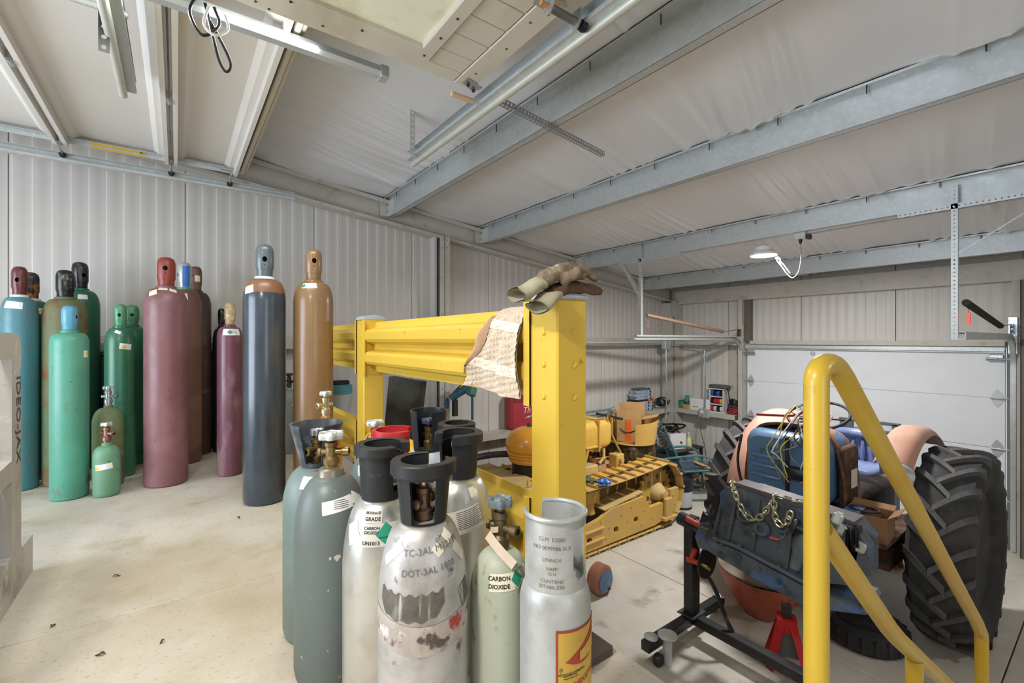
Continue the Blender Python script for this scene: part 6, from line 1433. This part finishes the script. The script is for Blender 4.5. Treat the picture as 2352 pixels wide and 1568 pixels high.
# ================================================================ behind the rail
t = thing('dark_panel', 'thick glossy black panel propped behind the yellow rail', 'panel', (1.80, 4.12, LF), 0)
DKG = mat('black_gloss_panel', (46, 46, 42), .22, 0, .2, 2.5, [((92, 94, 86), 2, .60, .12)])
p0 = V((1.80, 4.12, LF)); tl, tr_, br, bl = [at_d(a_, b_, 4.42) - p0 for a_, b_ in ((893, 864), (966, 876), (952, 1012), (882, 990))]
nrm = (tr_ - tl).cross(bl - tl).normalized(); nrm = nrm if nrm.dot(CAM - p0) > 0 else -nrm
m = MB(); th_ = -nrm * .02 + V((.055, -.01, .0)); m.add([tl, tr_, br, bl] + [q_ + th_ for q_ in (tl, tr_, br, bl)], [(0, 1, 2, 3), (4, 5, 6, 7)] + [(i, (i + 1) % 4, (i + 1) % 4 + 4, i + 4) for i in range(4)]); m.build('screen', DKG, t, smooth=0)
m = MB(); m.bx(-.1, .16, -.02, .2, 0, 1.22, .01); m.build('pedestal', mat('dark_red_pedestal', (74, 30, 30), .5, 0, .1, 6), t)
TEALM = mat('worn_teal_paint', (52, 112, 126), .45, .1, .12, 8, [((84, 80, 62), 12, .60, .08), ((40, 66, 84), 8, .6, .1)])
t = thing('bench_press', 'worn teal lever press arm standing by the ledge', 'press', (2.55, 4.62, LZ)); base_ = V((2.55, 4.62, LZ))
q = lambda px, py, Z=5.25: at_d(px, py, Z) - base_
m = MB(); m.tube([q(1036, 915), q(1052, 903), q(1075, 889)], [.055, .06, .06], 12, flat=.8); m.build('arm', TEALM, t)
m = MB(); m.box(q(1083, 898), (.12, .08, .11), (0, .4, .5), .012); m.build('head', mat('green_teal_head', (70, 128, 116), .45, .1, .1, 8, [((96, 84, 60), 12, .6, .08)]), t)
m = MB(); m.bar(q(1085, 905), q(1085, 964), .035, .015); m.build('strut', TEALM, t)
m = MB(); m.box(q(1027, 926), (.05, .03, .125), (0, 0, .3), .02); m.build('blue_handle', mat('blue_handle', (48, 86, 150), .45), t)
m = MB(); m.tube([q(1045, 918), q(1045, 955)], .035, 12); m.build('ram', STEEL_DK, t)
m = MB(); m.tube([q(1034, 908), q(1060, 882)], .008, 6); m.build('cable', BLACKPL, t)
m = MB(); m.bx(-.16, .14, -.09, .02, 0.0, .10, .006); m.build('base', mat('wood_block', (196, 150, 104), .7), t)
REDM = mat('red_case_plastic', (172, 56, 70), .45, 0, .05, 5)
t = thing('tool_case', 'red plastic tool case standing on the ledge behind the post', 'tool case', (3.72, W - .12, LZ))
m = MB(); m.box((0, 0, .235), (.46, .17, .46), None, .03); m.build('shell', REDM, t)
m = MB(); m.box((0, -.086, .40), (.40, .012, .08), None, .006); m.build('latch_band', mat('red_case_dark', (132, 38, 52), .5), t)
m = MB(); text_flat(m, 'Th', .12, (.02, -.088, .245), (1, 0, .03), (.25, 0, 1)); m.build('lettering', WHITE, t)
m = MB(); m.add([(-.03, -.088, .14), (.06, -.088, .175), (.05, -.088, .155), (.14, -.088, .185), (.045, -.088, .14), (.055, -.088, .158)], [(0, 1, 5), (2, 3, 4)]); m.build('bolt_mark', WHITE, t, smooth=0)
t = thing('spray_bottle', 'clear bottle with teal lid and red bottom hanging behind the far yellow post', 'bottle', (1.36, W - .12, .10))
m = MB(); m.lathe([(0, 0), (.07, 0), (.075, .01), (.075, .10), (.0, .10)], 20); m.build('bottom', mat('red_liquid', (196, 60, 50), .4), t)
m = MB(); m.lathe([(.075, .10), (.078, .22), (.10, .28), (.10, .32), (0, .32)], 20); m.build('bottle', mat('cloudy_plastic', (186, 194, 200), .3, 0, .05, 8), t)
m = MB(); m.lathe([(.115, .31), (.115, .39), (.10, .40), (0, .40)], 20); m.build('lid', mat('teal_lid', (80, 150, 160), .4), t)
m = MB(); m.bx(-.08, .08, -.05, .05, .40, .44, .01); m.build('hanger', BLACKPL, t)

# ================================================================ things on the ledges
CLR = mat('clear_organizer', (166, 180, 196), .25, 0, .12, 10, [((120, 134, 150), 16, .58, .08), ((196, 204, 212), 12, .64, .05)])
ORK = mat('orange_latch', (226, 110, 60), .45)
ox = on_y(1470, 920, W - .12).x
t = thing('storage_bin', 'clear storage bin with orange latches at the bottom of the stack on the ledge', 'storage bin', (ox, W - .13, LZ))
m = MB(); m.box((0, 0, .088), (.42, .19, .175), None, .01); m.build('bin', CLR, t); m = MB(); m.box((-.0, 0, .182), (.44, .20, .02), None, .005); m.build('lid', BLACKPL, t)
for x in (.09, .20):
    m = MB(); m.lathe([(0, 0), (.025, 0), (.025, .02), (0, .025)], 14, (x, -.10, .185), (0, -1, 0)); m.build('latch', ORK, t)
    m = MB()
    for k in range(3): m.box((x - .01, -.097, .035 + .05 * k), (.024, .006, .028))
    m.build('slot_row', BLACKPL, t)['kind'] = 'stuff'
for k, (z, w_, h_, dx) in enumerate(((.195, .36, .05, .0), (.247, .38, .045, -.02), (.294, .34, .055, .0), (.351, .28, .025, .01))):
    lab = ['flat clear organizer box directly on the orange-latched bin', 'clear organizer box, second above the orange-latched bin', 'clear organizer box, third above the orange-latched bin', 'thin dark organizer on top of the clear box stack'][k]
    t = thing('organizer_box', lab, 'organizer', (ox + dx, W - .13, LZ + z), group='organizers stacked on the ledge'); m = MB(); m.box((0, 0, h_ / 2), (w_, .17, h_), None, .006); m.build('case', CLR if k < 3 else mat('grey_lid', (88, 92, 98), .5), t)
    m = MB(); m.box((w_ / 2 - .03, -.087, h_ / 2), (.03, .008, .03)); m.build('latch', BLACKPL, t)
def coil(name, lab, c, r_, m_, n=5, tilt=(.2, 0, 0), cat='cable', wr=.006):
    rr = random.Random(int(c[0] * 100)); m = MB(); P_ = []; Rm = Euler(tilt).to_matrix()
    for k in range(n * 14 + 1):
        a_ = 2 * PI * k / 14; q_ = r_ * (1 + .12 * math.sin(a_ * .37)); P_.append(V(c) + Rm @ V((q_ * math.cos(a_), q_ * .55 * math.sin(a_), wr + .035 * k / 14 * .5 + .012 * math.sin(a_ * 1.7))))
    m.tube(P_, wr, 7); return tag(m.build(name, m_), lab, cat)
xc = on_y(1514, 930, W - .13).x
coil('cable_coil', 'black cable bundle on the ledge right of the organizer stack', (xc, W - .13, LZ + .10), .12, BLACKPL, 6, (1.2, 0, 0), wr=.009)
t = thing('silver_duct', 'silver duct tube lying along the left ledge', 'duct', (0, W - .14, LZ)); m = MB(); m.cyl((4.3, 0, .06), (5.5, 0, .06), .055, n=20); m.build('duct', ZINC, t)
for k, px in enumerate((1402, 1420)):
    c_ = on_y(px, 932, W - .16); m = MB(); m.lathe([(0, 0), (.045, 0), (.05, .01), (.05, .05), (0, .055)], 20, (0, 0, 0), (0, -1, 0)); o = m.build('round_gauge', ZINC, None, (c_.x, W - .20, LZ + .10 + .03 * k)); tag(o, ['left of two round silver gauges above the duct on the ledge', 'right of two round silver gauges above the duct on the ledge'][k], 'gauge', 'silver gauges on the ledge')
bl = B - .12
def bpos(px): return on_x(px, 930, bl).y
def spool(lab, px, z, r_, h_, m_, name='wire_spool'):
    t = thing(name, lab, 'spool', (bl, bpos(px), LZ + z), group='spools on the ledge'); m = MB(); m.lathe([(0, .0), (r_ * .8, 0), (r_ * .8, h_), (0, h_)], 20); m.build('winding', m_, t)
    for zz in (0, h_ - .006): m = MB(); m.lathe([(0, 0), (r_, 0), (r_, .006), (0, .006)], 20, (0, 0, zz)); m.build('flange', m_, t)
spool('bright green wire spool on the back ledge', 1566, 0, .055, .12, mat('spool_green', (44, 140, 96), .45))
spool('dark navy spool under the teal spool on the back ledge', 1578, 0, .04, .115, mat('spool_navy', (60, 72, 104), .45))
spool('teal wire spool on top of the navy spool', 1578, .115, .04, .10, mat('spool_teal', (58, 150, 158), .4))
spool('white wire spool standing next to the white carton', 1587, .075, .038, .08, mat('spool_white', (222, 220, 216), .5))
t = thing('small_box', 'small tan box with cut corner under the white spool', 'box', (bl - .075, bpos(1583), LZ)); m = MB(); m.box((0, 0, .037), (.07, .12, .074), None, .006); m.build('box', mat('tan_box', (190, 156, 90), .7), t)
t = thing('white_carton', 'low white carton on the back ledge behind the conduit', 'box', (bl, bpos(1612), LZ)); m = MB(); m.bx(-.08, .08, -.17, .17, 0, .19, .003); m.build('carton', WHITE, t); m = MB(); m.bx(-.0815, -.0803, .02, .12, .05, .062); m.bx(-.0815, -.0803, -.12, -.06, .05, .058); m.build('printed_line', mat('grey_ink', (110, 112, 120), .6), t)['kind'] = 'stuff'
yr_ = bpos(1650); t = thing('tape_rack', 'white rack with three rows of coloured tape rolls on the ledge', 'rack', (bl, yr_, LZ))
WHR = mat('white_rack', (220, 222, 222), .5)
m = MB()
for z in (0, .125, .25, .375): m.bx(-.07, .07, -.115, .115, z, z + .014)
m.build('shelf', WHR, t)
for y in (-.115, .115): m = MB(); m.bx(-.07, .07, y - .006, y + .006, 0, .389); m.build('side', WHR, t)
m = MB(); m.bx(.064, .07, -.11, .11, 0, .385); m.build('back', BLACKPL, t)
tc = {'b': mat('tape_blue', (50, 96, 186), .35), 'k': mat('tape_black', (28, 28, 30), .35), 'r': mat('tape_red', (186, 44, 48), .35), 'y': mat('tape_yellow', (212, 172, 64), .35), 'w': mat('tape_white', (206, 206, 206), .35)}
tn = {'b': 'blue', 'k': 'black', 'r': 'red', 'y': 'yellow', 'w': 'white'}; rows = ['bkbk', 'krry', 'rwkw']; rn = ['top', 'middle', 'bottom']; od = ['first', 'second', 'third', 'fourth']
for i, row in enumerate(rows):
    for j, ch_ in enumerate(row):
        m = MB(); m.lathe([(.018, -.022), (.045, -.022), (.045, .022), (.018, .022), (.018, -.022)], 22, (0, 0, 0), (0, 1, 0), cap=False)
        o = m.build('tape_roll', tc[ch_], None, (bl - .02, yr_ + .078 - .052 * j, LZ + .014 + .25 - .125 * i + .046)); tag(o, '%s tape roll, %s from the left in the %s row of the rack' % (tn[ch_], od[j], rn[i]), 'tape roll', 'tape rolls in the white rack')
t = thing('battery_charger', 'flat grey charger with cables lying on top of the tape rack', 'charger', (bl, yr_ - .02, LZ + .39)); m = MB(); m.box((0, .0, .03), (.15, .32, .06), None, .02); m.build('case', mat('charger_grey', (86, 88, 90), .5), t)
m = MB(); m.tube(spl([(-.07, -.14, .03), (-.10, -.20, -.04), (-.11, -.22, -.2), (-.11, -.18, -.34)], 6), .009, 7); m.build('lead', BLACKPL, t)
m = MB(); m.tube(spl([(-.07, -.12, .03), (-.10, -.18, -.04), (-.11, -.17, -.18), (-.11, -.14, -.32)], 6), .007, 7); m.build('lead', wc[4], t)
coil('jumper_cable', 'red jumper cable coil at the end of the back ledge', (bl - .02, bpos(1684), LZ), .075, mat('cable_red', (150, 40, 44), .45), 5, (0, 0, 1.4), wr=.010)
coil('jumper_cable', 'black jumper cable coil lying on the red one', (bl - .02, bpos(1685), LZ + .13), .065, mat('cable_black', (26, 26, 28), .4), 5, (.1, 0, 1.4), wr=.011)

# ================================================================ far corner clutter on the floor
TG = mat('patio_green', (82, 128, 128), .5, .1, .1, 8, [((60, 84, 92), 8, .6, .1)]); MESHB = mat('patio_mesh_blue', (70, 92, 108), .6, .1, .1, 8)
t = thing('patio_chair', 'green tube patio chair with perforated blue-grey back and seat', 'chair', (6.02, 3.83, LF), -.62)
m = MB(); m.perf((-.16, -.25, .42), (0, 1, 0), (-.28, 0, .60), .50, .62, 10, .05, .014); m.build('backrest', MESHB, t)
m = MB(); m.perf((-.16, -.25, .40), (0, 1, 0), (1, 0, .06), .50, .48, 10, .05, .014); m.build('seat', MESHB, t)
for s_ in (-1, 1):
    m = MB(); m.tube(spl([(-.50, s_ * .27, .58), (-.2, s_ * .28, .62), (.10, s_ * .28, .63), (.27, s_ * .28, .54), (.31, s_ * .28, .35), (.34, s_ * .28, .02)], 6), .016, 10); m.build('arm', TG, t)
    m = MB(); m.tube(spl([(.34, s_ * .28, .016), (.0, s_ * .28, .016), (-.35, s_ * .28, .016)], 4), .016, 10); m.build('runner', TG, t)
    m = MB(); m.tube([(-.16, s_ * .25, .40), (-.44, s_ * .25, 1.02)], .013, 8); m.build('back_stile', TG, t)
    m = MB(); m.tube([(-.16, s_ * .25, .40), (.31, s_ * .26, .43)], .013, 8); m.build('seat_rail', TG, t)
m = MB(); m.tube(spl([(-.44, -.25, 1.02), (-.46, -.1, 1.05), (-.46, .1, 1.05), (-.44, .25, 1.02)], 4), .013, 8); m.build('top_rail', TG, t)
m = MB(); m.tube([(.31, -.28, .30), (.31, .28, .30)], .012, 8); m.build('cross_tube', TG, t)
m = MB(); m.box((.18, -.05, .445), (.06, .34, .02), (0, 0, .2), .004); o = m.build('wood_slat', mat('pale_pine', (206, 166, 104), .7), None, (6.02, 3.83, LF), (0, 0, -.62)); tag(o, 'pale pine slat lying across the patio chair seat', 'slat')
# small steel table with white carton of hoses
t = thing('steel_table', 'dark steel angle table in the far corner', 'table', (6.58, 4.42, LF), 0)
m = MB(); m.bx(-.40, .34, -.30, .30, .50, .525, .004); m.build('top', STEEL_DK, t)
for x in (-.37, .31):
    for y in (-.27, .27): m = MB(); m.bx(x - .02, x + .02, y - .02, y + .02, 0, .50); m.build('leg', STEEL_DK, t)
m = MB(); m.bx(-.40, .34, -.30, .30, .12, .135); m.build('shelf', STEEL_DK, t)
t = thing('hose_carton', 'white carton overflowing with dark hoses on the corner table', 'box', (6.44, 4.40, LF + .526), -.3)
m = MB(); m.bx(-.15, .15, -.17, .17, 0, .24, .004); m.build('carton', WHITE, t)
m = MB(); m.bx(-.151, -.1505, -.10, .12, .02, .12); m.build('brown_patch', CARD, t)
m = MB(); text_flat(m, 'HCU', .07, (-.153, .06, .15), (0, -1, 0), (0, 0, 1), True); m.build('lettering', INK, t)
for k in range(5):
    rr = random.Random(60 + k); P_ = [(rr.uniform(-.12, .12), rr.uniform(-.14, .14), .22 + rr.uniform(0, .02))] + [(rr.uniform(-.16, .16), rr.uniform(-.18, .18), .27 + rr.uniform(0, .10)) for _ in range(4)] + [(rr.uniform(-.1, .1), -.19, .10)] * (k == 0)
    m = MB(); m.tube(spl(P_, 6), .014, 8); m.build('hose', [GREASE, BLACKPL, STEEL_DK][k % 3], t)
t = thing('pump_bottle', 'pale yellow pump bottle beside the hose carton', 'bottle', (6.62, 4.20, LF + .526)); m = MB(); m.lathe([(0, 0), (.045, 0), (.045, .11), (.03, .15), (.014, .17), (.014, .20), (0, .20)], 18); m.build('bottle', mat('pale_yellow_plastic', (218, 210, 150), .4), t); m = MB(); m.tube([(0, 0, .20), (0, 0, .25), (-.03, 0, .25)], .006, 6); m.build('pump', WHITE, t)
coil('tool_coil', 'black coiled lead on the corner table', (6.80, 4.32, LF + .526), .07, BLACKPL, 4, (0, 0, 0), wr=.010)
t = thing('shelf_crate', 'grey-blue crate under the corner table', 'crate', (6.5, 4.36, LF + .136)); m = MB(); m.box((0, 0, .15), (.42, .40, .29), None, .01); m.build('crate', mat('greyblue_plastic', (112, 116, 140), .5), t)
crumple('canvas_bag', 'brown canvas bag slumped in front of the corner table', (6.72, 4.0, LF + .02), .10, mat('brown_canvas', (140, 118, 92), .9, 0, .1, 12, bump=.1), 12, .7, 'bag')
t = thing('bucket', 'white bucket with black rim behind the crawler track', 'bucket', (5.50, 3.60, LF))
m = MB(); m.lathe([(0, .0), (.125, 0), (.13, .01), (.142, .24)], 32); m.build('pail', mat('bucket_label_grey', (196, 198, 208), .5, 0, .05, 5), t); m = MB(); m.lathe([(.142, .24), (.150, .25), (.152, .40), (.146, .41), (.142, .39)], 32); m.build('rim', BLACKPL, t)
m = MB(); m.lathe([(.126, .0), (.134, .0), (.136, .03), (.13, .03)], 32); m.build('foot_ring', BLACKPL, t)
for k, (z, h_, m_, lab) in enumerate(((0, .16, BLACKPL, 'black bin at the bottom of the stack beyond the patio chair'), (.16, .06, mat('mint_box', (130, 196, 180), .5), 'mint green flat box between the black bin and the green box'), (.22, .08, mat('green_box', (40, 140, 84), .5), 'bright green box on top of the stack beyond the patio chair'))):
    m = MB(); m.box((0, 0, h_ / 2), (.30, .36, h_), None, .008); o = m.build('stacked_box', m_, None, (6.62, 3.62, LF + z), (0, 0, .2)); tag(o, lab, 'box', 'boxes stacked beyond the chair')
t = thing('black_drum', 'tall narrow black drum standing behind the crawler', 'drum', (5.36, 4.66, LF)); m = MB(); m.lathe([(0, 0), (.12, 0), (.12, .82), (.11, .84), (0, .84)], 28); m.build('drum', BLACKPL, t)
for z in (.28, .56): m = MB(); m.ring((0, 0, z), .12, .008, n=28, k=6); m.build('hoop', BLACKPL, t)
t = thing('green_crate', 'dark green crate standing behind the crawler seat', 'crate', (5.02, 4.74, LF)); m = MB(); m.box((0, 0, .42), (.22, .22, .84), None, .01); m.build('crate', mat('crate_green', (40, 110, 70), .55), t)
for (x, y, lab, m_) in ((4.42, 4.768, 'black pail behind the crawler track frame', BLACKPL), (3.9, 4.768, 'white pail in the shade behind the crawler', WHITE)):
    m = MB(); m.lathe([(0, 0), (.13, 0), (.145, .36), (.15, .37), (.14, .38), (.125, .03), (0, .03)], 28); o = m.build('pail', m_, None, (x, y, LF)); tag(o, lab, 'pail')
# leaves and grit on the dock floor
LEAF = mat('dry_leaf', (74, 66, 46), .8, 0, .2, 20)
for k, (px, py, s_) in enumerate(((268, 1324, .012), (122, 1438, .013), (230, 1505, .015), (372, 1476, .008), (548, 1190, .012))):
    p = on_z(px, py, .0); m = MB(); a_ = k * 1.3
    m.grid(lambda u, v: V((s_ * (u - .5) * 2, s_ * .45 * (v - .5) * 2 * math.sin(PI * min(.98, max(.02, u))), .003 + .006 * abs(v - .5) + .004 * math.sin(u * 5))), 8, 4)
    o = m.build('leaf', LEAF, None, p, (0, 0, a_)); tag(o, ['dry leaf beside the water stain mid dock floor', 'dry leaf near the grey frame and the floor joint', 'largest dry leaf near the bottom of the picture', 'tiny dry leaf toward the bottom middle of the dock floor', 'dry leaf in front of the dark slate cylinder'][k], 'leaf', 'dry leaves on the dock floor')
